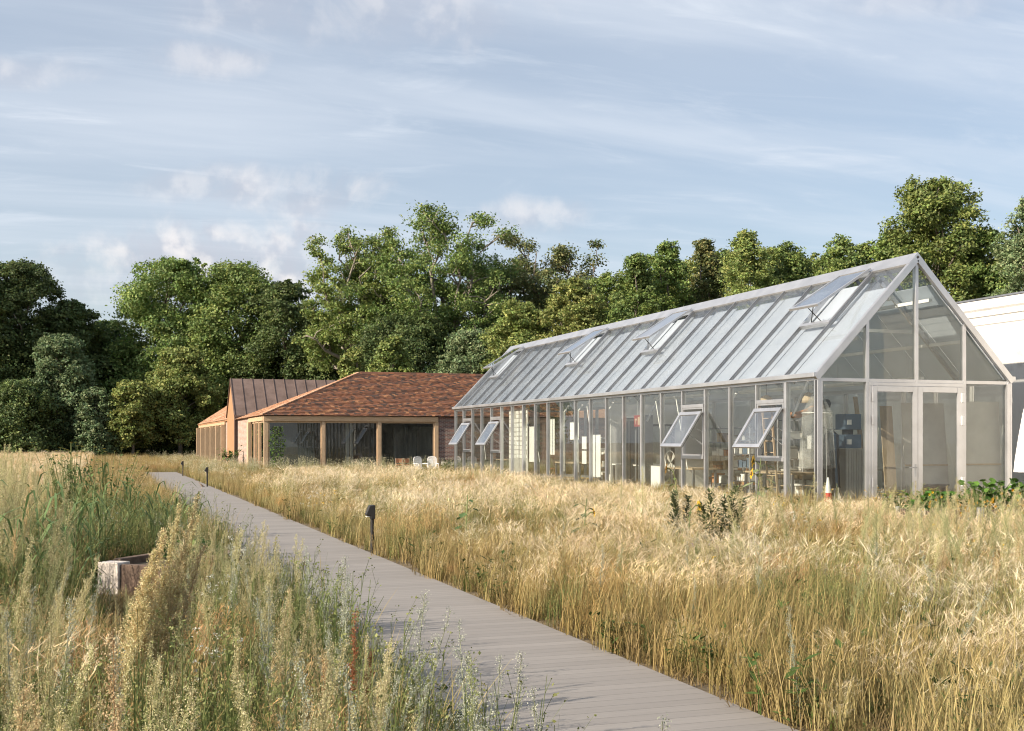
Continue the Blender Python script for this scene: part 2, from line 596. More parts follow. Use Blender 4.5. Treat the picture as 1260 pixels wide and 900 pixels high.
def boardmat():
    m, n, l = newmat('path_boards')
    out = nd(n, 'ShaderNodeOutputMaterial')
    p = nd(n, 'ShaderNodeBsdfPrincipled')
    p.inputs['Roughness'].default_value = 0.85
    l.new(p.outputs[0], out.inputs[0])
    tc = nd(n, 'ShaderNodeTexCoord')
    sp = nd(n, 'ShaderNodeSeparateXYZ')
    l.new(tc.outputs['Object'], sp.inputs[0])

    def ma(op, a, b):
        k = nd(n, 'ShaderNodeMath', operation=op)
        for i, v in enumerate((a, b)):
            if v is None:
                continue
            if isinstance(v, (int, float)):
                k.inputs[i].default_value = v
            else:
                l.new(v, k.inputs[i])
        return k.outputs[0]
    yb = ma('DIVIDE', sp.outputs['Y'], 0.145)
    fl = ma('FLOOR', yb, None)
    fr = ma('FRACT', yb, None)
    wn_ = nd(n, 'ShaderNodeTexWhiteNoise', noise_dimensions='1D')
    l.new(fl, wn_.inputs['W'])
    gap = ma('LESS_THAN', fr, 0.045)
    mpn = nd(n, 'ShaderNodeMapping')
    mpn.inputs['Scale'].default_value = (0.9, 14, 1)
    l.new(tc.outputs['Object'], mpn.inputs[0])
    no = nd(n, 'ShaderNodeTexNoise')
    no.inputs['Scale'].default_value = 3.0
    no.inputs['Detail'].default_value = 8
    no.inputs['Roughness'].default_value = 0.65
    l.new(mpn.outputs[0], no.inputs['Vector'])
    st = nd(n, 'ShaderNodeTexNoise')
    st.inputs['Scale'].default_value = 0.8
    st.inputs['Detail'].default_value = 5
    l.new(tc.outputs['Object'], st.inputs['Vector'])
    v = ma('MULTIPLY_ADD', wn_.outputs['Value'], 0.16)
    v.node.inputs[2].default_value = 0.68
    v = ma('ADD', v, ma('MULTIPLY', no.outputs['Fac'], 0.36))
    v = ma('ADD', v, ma('MULTIPLY', st.outputs['Fac'], 0.16))
    v = ma('MULTIPLY', v, ma('SUBTRACT', 1.0, ma('MULTIPLY', gap, 0.42)))
    hs = nd(n, 'ShaderNodeHueSaturation')
    hs.inputs['Color'].default_value = (0.238, 0.222, 0.207, 1)
    l.new(v, hs.inputs['Value'])
    l.new(hs.outputs[0], p.inputs['Base Color'])
    bp = nd(n, 'ShaderNodeBump')
    bp.inputs['Strength'].default_value = 0.35
    bp.inputs['Distance'].default_value = 0.01
    l.new(ma('SUBTRACT', no.outputs['Fac'], gap), bp.inputs['Height'])
    l.new(bp.outputs[0], p.inputs['Normal'])
    return m


tag(put('path', pm, boardmat()), kind='structure')

# ================================================================== GREENHOUSE
GX0, GX1, GY0, GY1 = 15.4, 20.9, 23.1, 52.3
GM = (GX0 + GX1) / 2
EAVE, RIDGE = 3.16, 6.0
NB = 22
BAY = (GY1 - GY0) / NB
gh = thing('greenhouse', (GX0, GY0, 0), 'long glass greenhouse workshop with pale aluminium frame, open vents and pitched roof', 'greenhouse')
put('floor_slab', MB().box(GX0 - 0.1, GX1 + 0.1, GY0 - 0.1, GY1 + 0.1, -0.1, 0.07), M['floor'], gh)
AW = {1: 1, 4: 1, 17: 1, 20: 1}       # bays with an open awning window
VENT = {1, 8, 13, 20}                 # bays with an open roof vent
THICK = {0, 1, 7, 15, 21, 22}
WZ0, WZ1 = 1.30, 2.62


def yk(k):
    return GY0 + k * BAY


# long walls: posts, rails, panes
for side, gx, sg in (('left', GX0, 1), ('right', GX1, -1)):
    for k in range(NB + 1):
        w = 0.10 if k in THICK else 0.052
        m = MB()
        xa, xb = (gx, gx + 0.05 * 1) if sg > 0 else (gx - 0.05, gx)
        m.box(xa, xb, yk(k) - w / 2, yk(k) + w / 2, 0.07, EAVE - 0.06)
        xin = (xb + 0.002, xb + 0.085) if sg > 0 else (xa - 0.085, xa - 0.002)
        m.box(*xin, yk(k) - w / 2 + 0.006, yk(k) + w / 2 - 0.006, 0.07, EAVE - 0.07)
        put('post', m, M['alu'], gh, bevel=0.004)
    for k in range(NB):
        y0, y1 = yk(k) + 0.053, yk(k + 1) - 0.053
        gxx = gx + sg * 0.055
        if side == 'left' and k in AW:
            for za, zb in ((0.14, WZ0 - 0.09), (WZ1 + 0.09, EAVE - 0.1)):
                put('glass_pane', MB().box(gxx, gxx + 0.012, y0, y1, za, zb), M['glass'], gh)
            for za in (WZ0 - 0.09, WZ1):
                put('transom', MB().box(gx - 0.01, gx + 0.10, y0, y1, za, za + 0.09), M['alu'], gh, bevel=0.004)
            fr = MB()
            for ya in (y0, y1 - 0.06):
                fr.box(gx + 0.001, gx + 0.09, ya, ya + 0.06, WZ0, WZ1)
            for za in (WZ0 + 0.001, WZ1 - 0.041):
                fr.box(gx + 0.002, gx + 0.088, y0 + 0.059, y1 - 0.059, za, za + 0.04)
            put('window_frame', fr, M['alu'], gh)
            # the opened sash, hinged at its top edge and held out by two stays
            hz = WZ1 - 0.14
            L = 1.14
            ang = R(33)
            dx, dz = -math.sin(ang), -math.cos(ang)
            hx = gx - 0.03
            nx, nz = -math.cos(ang), math.sin(ang)
            ya, yb = y0 - 0.01, y1 + 0.01

            def S(d, y, t):
                return (hx + dx * d + nx * t, y, hz + dz * d + nz * t)
            sm = MB()
            fw = 0.10

            def slab(d0, d1, q0, q1, t0, t1, mm):
                vs = [S(d, y, t) for t in (t0, t1) for d, y in ((d0, q0), (d1, q0), (d1, q1), (d0, q1))]
                mm.add(vs, [(0, 1, 2, 3), (7, 6, 5, 4), (0, 4, 5, 1), (1, 5, 6, 2), (2, 6, 7, 3), (3, 7, 4, 0)])
            slab(0, fw, ya, yb, 0, 0.055, sm)
            slab(L - fw, L, ya, yb, 0, 0.055, sm)
            slab(fw + 0.001, L - fw - 0.001, ya, ya + fw, 0, 0.055, sm)
            slab(fw + 0.001, L - fw - 0.001, yb - fw, yb, 0, 0.055, sm)
            win = put('awning_window', sm, M['alu'], gh, bevel=0.005)
            pg = MB()
            slab(fw, L - fw, ya + fw, yb - fw, 0.02, 0.034, pg)
            o = put('pane', pg, M['roof_glass'], gh)
            o.parent = win
            gk = MB()
            slab(0.02, L - 0.02, ya + 0.02, ya + 0.07, -0.02, -0.002, gk)
            slab(0.02, L - 0.02, yb - 0.07, yb - 0.02, -0.02, -0.002, gk)
            slab(L - 0.07, L - 0.02, ya + 0.071, yb - 0.071, -0.02, -0.002, gk)
            o = put('gasket', gk, M['gasket'], gh)
            o.parent = win
            for yy in (ya + 0.05, yb - 0.05):
                for (zz, ll) in ((0.28, 0.62), (0.62, 0.40)):
                    o = put('stay', MB().tube([(gx + 0.03, yy, WZ0 + zz), S(L * ll, yy, -0.03)], 0.009, 6), M['galv'], gh)
                    o.parent = win
        else:
            put('glass_pane', MB().box(gxx, gxx + 0.012, y0, y1, 0.14, EAVE - 0.1), M['glass'], gh)
    rail = MB()
    a, b = (gx - 0.004, gx + 0.10) if sg > 0 else (gx - 0.10, gx + 0.004)
    rail.box(a, b, GY0 - 0.03, GY1 + 0.03, EAVE - 0.062, EAVE + 0.05)
    put('eave_rail', rail, M['alu'], gh)
    put('base_rail', MB().box(a, b, GY0, GY1, 0.0, 0.139), M['alu_dark'], gh)
    gut = MB()
    gx2 = gx - sg * 0.075
    gut.box(min(gx - sg * 0.005, gx2 - sg * 0.04), max(gx - sg * 0.005, gx2 - sg * 0.04), GY0 - 0.05, GY1 + 0.05, EAVE + 0.0, EAVE + 0.11)
    put('gutter', gut, M['alu'], gh, bevel=0.012)

# roof slopes
SL = math.hypot(GM - GX0, RIDGE - EAVE)
U = Vector(((GM - GX0) / SL, 0, (RIDGE - EAVE) / SL))


def RP(side, s, y, t=0.0):
    """point on a roof slope: s from eave (0) to ridge (1), t outwards"""
    n = Vector((-U.z, 0, U.x))
    p = Vector((GX0, 0, EAVE + 0.07)) + U * (SL * s) + n * t
    x = p.x if side > 0 else GX0 + GX1 - p.x
    return Vector((x, y, p.z))


def roof_slab(mm, side, s0, s1, y0, y1, t0, t1):
    vs = [RP(side, s, y, t) for t in (t0, t1) for s, y in ((s0, y0), (s1, y0), (s1, y1), (s0, y1))]
    mm.add(vs, [(0, 1, 2, 3), (7, 6, 5, 4), (0, 4, 5, 1), (1, 5, 6, 2), (2, 6, 7, 3), (3, 7, 4, 0)])


V0, V1 = 0.475, 0.925
for side in (1, -1):
    for k in range(NB + 1):
        w = 0.085 if k in (0, NB) else 0.028
        m = MB()
        roof_slab(m, side, 0.005, 0.985, yk(k) - w / 2, yk(k) + w / 2, -0.05 if k not in (0, NB) else -0.09, 0.042)
        put('glazing_bar', m, M['alu_dark'] if k not in (0, NB) else M['alu'], gh)
    for k in range(NB):
        y0, y1 = yk(k) + 0.045, yk(k + 1) - 0.045
        segs = [(0.02, V0 - 0.012), (V1 + 0.012, 0.97)] if side > 0 and k in VENT else [(0.02, 0.97)]
        for s0, s1 in segs:
            m = MB()
            roof_slab(m, side, s0, s1, y0 - 0.02, y1 + 0.02, 0.0, 0.012)
            put('roof_pane', m, M['roof_glass'], gh)
        # white roller blinds drawn under the glass, open for a strip below the ridge
        gap = random.uniform(0.005, 0.045)
        top = (0.80 if k < 1 else 0.885) + random.uniform(-0.02, 0.02)
        for s0, s1 in ((0.025, 0.3795), (0.3805, top)):
            m = MB()
            roof_slab(m, side, s0, s1, y0 - 0.035 + gap * (side > 0), y1 + 0.035, -0.16, -0.15)
            put('roller_blind', m, M['blind'], gh)
        if side > 0 and k in VENT:
            fr = MB()
            roof_slab(fr, side, V0 - 0.012, V0 + 0.012, y0 - 0.025, y1 + 0.025, -0.05, 0.06)
            roof_slab(fr, side, V1 - 0.012, V1 + 0.012, y0 - 0.025, y1 + 0.025, -0.05, 0.06)
            for ya in (y0 - 0.02, y1 - 0.03):
                roof_slab(fr, side, V0 + 0.013, V1 - 0.013, ya, ya + 0.05, -0.05, 0.05)
            put('vent_frame', fr, M['alu'], gh)
            hg = RP(1, V1, 0, 0.08)
            L = SL * (V1 - V0)
            slope = math.atan2(U.z, U.x) - R(14)
            dx, dz = -math.cos(slope), -math.sin(slope)
            nx, nz = dz * 1.0, -dx * 1.0

            def S2(d, y, t):
                return (hg.x + dx * d - abs(dz) * t, y, hg.z + dz * d + abs(dx) * t)

            def slab2(mm, d0, d1, q0, q1, t0, t1):
                vs = [S2(d, y, t) for t in (t0, t1) for d, y in ((d0, q0), (d1, q0), (d1, q1), (d0, q1))]
                mm.add(vs, [(0, 1, 2, 3), (7, 6, 5, 4), (0, 4, 5, 1), (1, 5, 6, 2), (2, 6, 7, 3), (3, 7, 4, 0)])
            sm = MB()
            ya, yb = y0 - 0.01, y1 + 0.01
            slab2(sm, 0, 0.07, ya, yb, 0, 0.06)
            slab2(sm, L - 0.07, L + 0.02, ya, yb, 0, 0.06)
            slab2(sm, 0.071, L - 0.071, ya, ya + 0.06, 0, 0.06)
            slab2(sm, 0.071, L - 0.071, yb - 0.06, yb, 0, 0.06)
            v = put('roof_vent', sm, M['alu'], gh, bevel=0.004)
            pg = MB()
            slab2(pg, 0.07, L - 0.07, ya + 0.06, yb - 0.06, 0.03, 0.042)
            o = put('pane', pg, M['roof_glass'], gh)
            o.parent = v
            b0 = RP(1, V0 + 0.01, 0, 0.0)
            ym = (y0 + y1) / 2
            for g_ in (-1, 1):
                o = put('stay', MB().tube([(b0.x, ym + g_ * 0.25, b0.z), S2(L * 0.9, ym - g_ * 0.15, -0.02)], 0.012, 6), M['dark_metal'], gh)
                o.parent = v
rc = MB()
rc.prism([(GM - 0.26, RIDGE - 0.13), (GM, RIDGE + 0.145), (GM + 0.26, RIDGE - 0.13), (GM + 0.24, RIDGE - 0.17), (GM, RIDGE + 0.08), (GM - 0.24, RIDGE - 0.17)], 'y', GY0 - 0.045, GY1 + 0.045)
put('ridge_cap', rc, M['alu'], gh)

# gables: raking edge, uprights, rail, panes; the near one with double doors
GXM = [GX0 + (GX1 - GX0) * q for q in (0, 0.25, 0.5, 0.75, 1)]
RAIL = 3.12


def rz(x):
    return EAVE + (RIDGE - EAVE) * (1 - abs(x - GM) / (GM - GX0))


for gy, sg, near in ((GY0, 1, True), (GY1, -1, False)):
    def ybox(a, b):
        p, q = gy + sg * a, gy + sg * b
        return min(p, q), max(p, q)
    rk = MB()
    for side in (1, -1):
        p, q = RP(side, -0.012, gy - sg * 0.0), RP(side, 0.992, gy)
        q.z += 0.0
        rk.beam(p - Vector((0, 0, 0.055)), q - Vector((0, 0, 0.055)), 0.11, 0.15, (0, 0, 1))
    put('raking_frame', rk, M['alu'], gh, bevel=0.004)
    for i, x in enumerate(GXM):
        w = 0.11 if i in (0, 4) else 0.085
        x0 = x - w / 2 + (0.055 if i == 0 else -0.055 if i == 4 else 0)
        y0, y1 = ybox(-0.012, 0.10)
        put('gable_post', MB().box(x0, x0 + w, y0, y1, 0.07, (rz(x0 + w / 2) - 0.09) if 0 < i < 4 else EAVE - 0.03), M['alu'], gh, bevel=0.004)
    y0, y1 = ybox(-0.006, 0.09)
    for i in range(4):
        xa, xb = GXM[i] + 0.045, GXM[i + 1] - 0.045
        if i == 0:
            xa += 0.068
        if i == 3:
            xb -= 0.068
        put('transom', MB().box(xa, xb, y0, y1, RAIL - 0.05, RAIL + 0.03), M['alu'], gh, bevel=0.004)
        yp0, yp1 = ybox(0.04, 0.052)
        top = MB()
        top.prism([(xa, RAIL + 0.03), (xb, RAIL + 0.03), (xb, max(RAIL + 0.04, rz(xb) - 0.12)), (xa, max(RAIL + 0.04, rz(xa) - 0.12))], 'y', yp0, yp1)
        put('gable_pane', top, M['glass'], gh)
        if not (near and i in (1, 2)):
            put('gable_pane', MB().box(xa, xb, yp0, yp1, 0.14, RAIL - 0.05), M['glass'], gh)
    y0, y1 = ybox(-0.004, 0.09)
    put('base_rail', MB().box(GX0 + 0.11, GX1 - 0.11, y0, y1, 0.0, 0.14), M['alu_dark'], gh)
    if near:
        df = MB()
        xa, xb = GXM[1] + 0.044, GXM[3] - 0.044
        y0, y1 = ybox(-0.03, 0.06)
        df.box(xa, xb, y0, y1, RAIL - 0.13, RAIL - 0.052)
        df.box(xa, xa + 0.06, y0, y1, 0.14, RAIL - 0.131)
        df.box(xb - 0.06, xb, y0, y1, 0.14, RAIL - 0.131)
        put('door_frame', df, M['alu'], gh, bevel=0.004)
        xm = (xa + xb) / 2
        for j, (a, b) in enumerate(((xa + 0.062, xm - 0.004), (xm + 0.004, xb - 0.062))):
            y0, y1 = ybox(-0.045, 0.02)
            d = MB()
            sw = 0.135
            d.box(a, a + sw, y0, y1, 0.15, RAIL - 0.135)
            d.box(b - sw, b, y0, y1, 0.15, RAIL - 0.135)
            d.box(a + sw + 0.001, b - sw - 0.001, y0, y1, RAIL - 0.135 - sw, RAIL - 0.135)
            d.box(a + sw + 0.001, b - sw - 0.001, y0, y1, 0.15, 0.40)
            dr = put('door', d, M['alu'], gh, bevel=0.005)
            o = put('pane', MB().box(a + sw, b - sw, gy - 0.012, gy, 0.40, RAIL - 0.135 - sw), M['glass'], gh)
            o.parent = dr
            if j == 0:
                h = MB().tube([(b - 0.07, gy - 0.046, 1.08), (b - 0.07, gy - 0.10, 1.08), (b - 0.27, gy - 0.10, 1.08)], 0.012, 8)
                h.box(b - 0.09, b - 0.05, gy - 0.058, gy - 0.046, 0.86, 1.16)
                o = put('handle', h, M['galv'], gh)
                o.parent = dr
            hx = a if j == 0 else b
            for hz in (2.62, 2.08, 0.62):
                o = put('hinge', MB().box(hx - 0.035 if j else hx - 0.02, hx + 0.055 if j else hx + 0.02, gy - 0.085, gy - 0.046, hz, hz + 0.22), M['white'] if j else M['alu'], gh, bevel=0.006)
                o.parent = dr

# inner steel: portal frames, purlins, braces, lamps
for k in (1, 7, 15, 21):
    m = MB()
    for side in (1, -1):
        m.beam(RP(side, 0.03, yk(k) + 0.07, -0.30), RP(side, 0.96, yk(k) + 0.07, -0.30), 0.06, 0.10)
    m.beam((GX0 + 1.45, yk(k) + 0.07, 4.42), (GX1 - 1.45, yk(k) + 0.07, 4.42), 0.05, 0.08)
    m.beam((GX0 + 0.25, yk(k) + 0.07, 2.3), (GX0 + 1.0, yk(k) + 0.07, 3.72), 0.04, 0.05)
    put('roof_truss', m, M['alu'], gh)
for k in (5, 6, 10, 14, 19):
    m = MB().tube([(GX0 + 0.30, yk(k) + 0.2, 0.9), (GX0 + 0.30, yk(k) + 0.9, 2.9)], 0.016, 6)
    put('brace', m, M['white'], gh)
for side in (1, -1):
    m = MB()
    for s in (0.38, 0.72):
        p = RP(side, s, GY0, -0.30)
        m.box(p.x - 0.04, p.x + 0.04, GY0 + 0.2, GY1 - 0.2, p.z - 0.04, p.z + 0.04)
    put('purlin', m, M['white'], gh)
# heads of the ventilation pipes bent inwards at each second bay
for k in (3, 9, 11, 12, 16):
    m = MB().tube([(GX0 + 0.42, yk(k) + 0.65, 0.6), (GX0 + 0.42, yk(k) + 0.65, 2.75), (GX0 + 0.60, yk(k) + 0.65, 2.98)], 0.035, 8)
    put('riser_pipe', m, M['white'], gh)
NLAMP = [(16.6, 25.0), (16.6, 30.2), (16.6, 36.5), (16.6, 42.8), (19.5, 24.6), (19.5, 29.4), (19.5, 35.6), (19.5, 42)]
LLAB = ['nearest long tube lamp above the plastic dust hood', 'long tube lamp hanging over the near workbench', 'long tube lamp behind the red pictogram sign', 'long tube lamp above the hanging white sheets',
        'long tube lamp above the inside of the glass doors', 'long tube lamp beyond the glass doors, along the white wall', 'long tube lamp by the wall halfway down the greenhouse', 'farthest tube lamp along the white wall']
for (x, y), lb in zip(NLAMP, LLAB):
    t = thing('tube_lamp', (x, y, 3.2), lb, 'lamp', 'tube lamps hanging in the greenhouse')
    put('lamp_housing', MB().box(x - 0.045, x + 0.045, y, y + 4.2, 3.26, 3.32), M['white'], t)
    put('tube', MB().tube([(x, y + 0.05, 3.235), (x, y + 4.15, 3.235)], 0.02, 8), M['paper'], t)
    hz = 1.35 if False else 0
    put('hanger', MB().tube([(x, y + 0.6, 3.32), (x, y + 0.6, 3.32 + 0.9)], 0.006, 5).tube([(x, y + 3.6, 3.32), (x, y + 3.6, 3.32 + 0.9)], 0.006, 5), M['galv'], t)

# ---- white wall that runs beside the greenhouse
WX = 22.6
ww = thing('white_wall', (WX, 16, 0), 'tall white painted wall with stepped mouldings behind the greenhouse', 'wall')
m = MB().prism([(WX, -0.1), (WX, 4.83), (WX - 0.03, 4.86), (WX - 0.03, 5.05), (WX - 0.07, 5.08), (WX - 0.07, 5.22), (WX - 0.12, 5.28), (WX - 0.12, 5.52), (WX + 0.35, 5.52), (WX + 0.35, -0.1)], 'y', 16, 50)
put('wall', m, M['white_wall'], ww)
put('coping', MB().box(WX - 0.15, WX + 0.38, 15.97, 50.03, 5.523, 5.57), M['alu_dark'], ww)

# ================================================================== HOUSES
HX, HY = 7.83, 60.8                  # near left corner of the tiled house
HW, HD, HE, HR = 22.0, 12.4, 3.02, 5.62


def tilemat():
    m, n, l = newmat('roof_tile')
    out = nd(n, 'ShaderNodeOutputMaterial')
    a = nd(n, 'ShaderNodeAttribute', attribute_name='Col')
    p = nd(n, 'ShaderNodeBsdfPrincipled')
    p.inputs['Roughness'].default_value = 0.75
    no = nd(n, 'ShaderNodeTexNoise')
    no.inputs['Scale'].default_value = 9
    no.inputs['Detail'].default_value = 5
    tc = nd(n, 'ShaderNodeTexCoord')
    l.new(tc.outputs['Object'], no.inputs['Vector'])
    mr = nd(n, 'ShaderNodeMapRange')
    mr.inputs['To Min'].default_value = 0.6
    mr.inputs['To Max'].default_value = 1.4
    l.new(no.outputs['Fac'], mr.inputs['Value'])
    hs = nd(n, 'ShaderNodeHueSaturation')
    l.new(a.outputs['Color'], hs.inputs['Color'])
    l.new(mr.outputs[0], hs.inputs['Value'])
    l.new(hs.outputs[0], p.inputs['Base Color'])
    l.new(p.outputs[0], out.inputs[0])
    return m


M['tile'] = tilemat()
TILE_TONES = [(0.191, 0.076, 0.035), (0.157, 0.064, 0.031), (0.123, 0.052, 0.028), (0.089, 0.043, 0.026), (0.059, 0.034, 0.023), (0.263, 0.126, 0.058), (0.14, 0.058, 0.029), (0.17, 0.07, 0.032)]


def tile_plane(o, u, n, wfun, length, tw=0.17, course=0.20, tones=TILE_TONES):
    """courses of separate plain tiles; o lower corner, u up the slope, w along the eave, each tile a little askew"""
    m = MB()
    o, u, n = Vector(o), Vector(u).normalized(), Vector(n).normalized()
    w = u.cross(n).normalized()
    for i in range(int(length / course) + 1):
        s = i * course
        a, b = wfun(s + course * 0.5)
        off = (i % 2) * tw / 2
        q = a + off - tw
        while q < b:
            q0, q1 = max(q, a), min(q + tw - 0.006, b)
            if q1 - q0 > 0.03:
                c = random.choice(tones)
                g = random.uniform(0.8, 1.25)
                if random.random() < 0.22 and i > 0:
                    c = tones[(i * 7 + int(q * 1.7)) % len(tones)]
                c = tuple(x * g for x in c)
                l0, l1 = random.uniform(0.030, 0.048), 0.008
                e = random.uniform(-0.012, 0.012)
                P = lambda ss, qq, t: o + u * ss + w * qq + n * t
                s0, s1 = s - 0.05 + e, s + course + 0.04
                vs = [P(s0, q0, l0 - 0.018), P(s0, q1, l0 - 0.018), P(s1, q1, l1 - 0.006), P(s1, q0, l1 - 0.006),
                      P(s0, q0, l0), P(s0, q1, l0 + random.uniform(-0.006, 0.006)), P(s1, q1, l1), P(s1, q0, l1)]
                m.add(vs, [(0, 3, 2, 1), (4, 5, 6, 7), (0, 1, 5, 4), (1, 2, 6, 5), (2, 3, 7, 6), (3, 0, 4, 7)], c)
            q += tw
    return m


house = thing('brick_house', (HX, HY, 0), 'low brick house with hipped red tile roof and timber framed windows', 'house')
# walls: the wide opening in front and the corner window on the left are left free
fx = [HX + 0.0, HX + 3.0, HX + 5.95, HX + 8.95]
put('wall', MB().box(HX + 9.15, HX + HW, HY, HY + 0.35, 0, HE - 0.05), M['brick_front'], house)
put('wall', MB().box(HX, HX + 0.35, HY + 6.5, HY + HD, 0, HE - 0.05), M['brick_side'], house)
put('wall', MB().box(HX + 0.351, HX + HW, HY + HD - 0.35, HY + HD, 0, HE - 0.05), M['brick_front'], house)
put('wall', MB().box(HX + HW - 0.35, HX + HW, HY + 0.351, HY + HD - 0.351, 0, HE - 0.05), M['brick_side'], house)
put('floor_slab', MB().box(HX + 0.02, HX + HW - 0.4, HY + 0.1, HY + HD - 0.36, -0.05, 0.08), M['floor'], house)
put('ceiling', MB().box(HX + 0.2, HX + HW - 0.36, HY + 0.2, HY + HD - 0.36, 2.86, 2.90), M['grey_wall'], house)
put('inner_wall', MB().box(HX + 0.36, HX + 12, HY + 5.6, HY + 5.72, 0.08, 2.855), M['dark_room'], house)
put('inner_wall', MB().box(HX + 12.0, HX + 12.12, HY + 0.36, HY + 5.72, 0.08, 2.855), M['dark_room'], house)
# timber: beam over the front, posts, corner, left beam
put('beam', MB().box(HX - 0.06, HX + 9.15, HY - 0.10, HY + 0.16, HE - 0.30, HE - 0.03), M['timber_beam'], house, bevel=0.01)
put('beam', MB().box(HX - 0.08, HX + 0.14, HY + 0.162, HY + 6.5, HE - 0.28, HE - 0.045), M['timber_beam'], house, bevel=0.01)
for i, x in enumerate(fx):
    w = 0.22 if i in (0, 3) else 0.16
    put('timber_post', MB().box(x - (0.03 if i == 0 else w / 2 if i < 3 else 0.0), x - (0.03 if i == 0 else w / 2 if i < 3 else 0.0) + w, HY - 0.06, HY + 0.14, 0.05, HE - 0.302), M['timber'], house, bevel=0.008)
for y in (HY + 2.2, HY + 4.0, HY + 6.3):
    put('timber_post', MB().box(HX - 0.05, HX + 0.14, y - 0.09, y + 0.09 + (0.1 if y > HY + 6 else 0), 0.05, HE - 0.282), M['timber'], house, bevel=0.008)
put('timber_post', MB().box(HX - 0.22, HX - 0.052, HY + 5.2, HY + 5.9, 0.05, HE - 0.282), M['timber'], house, bevel=0.008)
for i in range(3):
    a, b = fx[i] + (0.20 if i == 0 else 0.085), fx[i + 1] - (0.085 if i < 2 else 0.005)
    fr = MB()
    y0, y1 = HY + 0.0, HY + 0.07
    fr.box(a, b, y0, y1, HE - 0.38, HE - 0.303)
    fr.box(a, b, y0, y1, 0.06, 0.16)
    fr.box(a, a + 0.06, y0, y1, 0.161, HE - 0.381)
    fr.box(b - 0.06, b, y0, y1, 0.161, HE - 0.381)
    w = put('window', fr, M['timber'], house)
    o = put('pane', MB().box(a + 0.06, b - 0.06, HY + 0.03, HY + 0.045, 0.16, HE - 0.38), M['house_glass'], house)
    o.parent = w
ly = [HY + 0.165, HY + 2.11, HY + 2.29, HY + 3.91, HY + 4.09, HY + 6.2]
for i in range(3):
    a, b = ly[2 * i], ly[2 * i + 1]
    fr = MB().box(HX, HX + 0.07, a, b, HE - 0.36, HE - 0.284).box(HX, HX + 0.07, a, b, 0.06, 0.16).box(HX, HX + 0.07, a, a + 0.06, 0.161, HE - 0.361).box(HX, HX + 0.07, b - 0.06, b, 0.161, HE - 0.361)
    w = put('window', fr, M['timber'], house)
    o = put('pane', MB().box(HX + 0.03, HX + 0.045, a + 0.06, b - 0.06, 0.16, HE - 0.36), M['house_glass'], house)
    o.parent = w
# roof: hip on the left, ridge parallel to the front
OV = 0.14
hd = HD / 2 + OV
rise = HR - HE
slope = math.hypot(hd, rise)
uf = Vector((0, hd, rise)) / slope
nf = Vector((0, -rise, hd)) / slope
deck = MB()
x0, x1, y0, y1, ym = HX - OV, HX + HW + OV, HY - OV, HY + HD + OV, HY + HD / 2
zb = HE - 0.02
deck.add([(x0, y0, zb), (x1, y0, zb), (x1, y1, zb), (x0, y1, zb), (x0 + hd, ym, HR - 0.03), (x1 - hd, ym, HR - 0.03)],
         [(0, 1, 5, 4), (1, 2, 5), (2, 3, 4, 5), (3, 0, 4), (0, 3, 2, 1)])
roof = put('roof', deck, M['timber_red'], house)
o = put('roof_tiles', tile_plane((x0, y0, HE), uf, nf, lambda s: (s * hd / slope, min(HW + 2 * OV - s * hd / slope, 17.0)), slope - 0.06), M['tile'], house)
o.parent = roof
ul = Vector((hd, 0, rise)) / slope
nl = Vector((-rise, 0, hd)) / slope
LIT_TONES = [(0.40, 0.20, 0.11), (0.50, 0.30, 0.18), (0.54, 0.36, 0.24), (0.44, 0.24, 0.14)]  # sun on the left-facing slopes painted into their tile tones
o = put('roof_tiles', tile_plane((x0, y1, HE), ul, nl, lambda s: (s * hd / slope, 2 * hd - s * hd / slope), slope - 0.06, tones=LIT_TONES), M['tile'], house)
o.parent = roof
rt = MB()
for i in range(int((HW - 2 * hd) / 0.33)):
    xx = x0 + hd + 0.05 + i * 0.33
    g = random.choice(TILE_TONES[:4])
    rt.prism([(ym - 0.16, HR - 0.05), (ym - 0.09, HR + 0.05), (ym, HR + 0.085), (ym + 0.09, HR + 0.05), (ym + 0.16, HR - 0.05)], 'x', xx, xx + 0.325, g)
o = put('ridge_tiles', rt, M['tile'], house)
o.parent = roof
hp = MB()
A, B = Vector((x0, y0, HE + 0.03)), Vector((x0 + hd, ym, HR + 0.03))
N = 26
for i in range(N):
    p, q = A.lerp(B, i / N), A.lerp(B, (i + 0.98) / N)
    g = random.choice([(0.52, 0.30, 0.18), (0.46, 0.25, 0.14), (0.56, 0.34, 0.22)])  # hips carry the same painted sunlight as the left slope
    hp.beam(p + Vector((-0.05, 0.01, 0.015)), q + Vector((-0.05, 0.01, 0.0)), 0.17, 0.06, col=g)
o = put('hip_tiles', hp, M['tile'], house)
o.parent = roof
# window dressing of the rooms
put('curtain', MB().box(HX + 0.7, HX + 3.1, HY + 3.2, HY + 3.3, 0.1, 2.7), M['curtain'], house)
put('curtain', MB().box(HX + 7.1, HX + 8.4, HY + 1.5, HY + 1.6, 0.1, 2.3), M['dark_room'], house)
put('inner_wall', MB().box(HX + 8.4, HX + 9.6, HY + 2.4, HY + 2.5, 0.1, 2.5), M['grey_wall'], house)
put('inner_column', MB().box(HX + 4.6, HX + 4.75, HY + 2, HY + 2.15, 0.1, 2.85).box(HX + 4.95, HX + 5.1, HY + 2.6, HY + 2.75, 0.1, 2.85), M['grey_wall'], house)

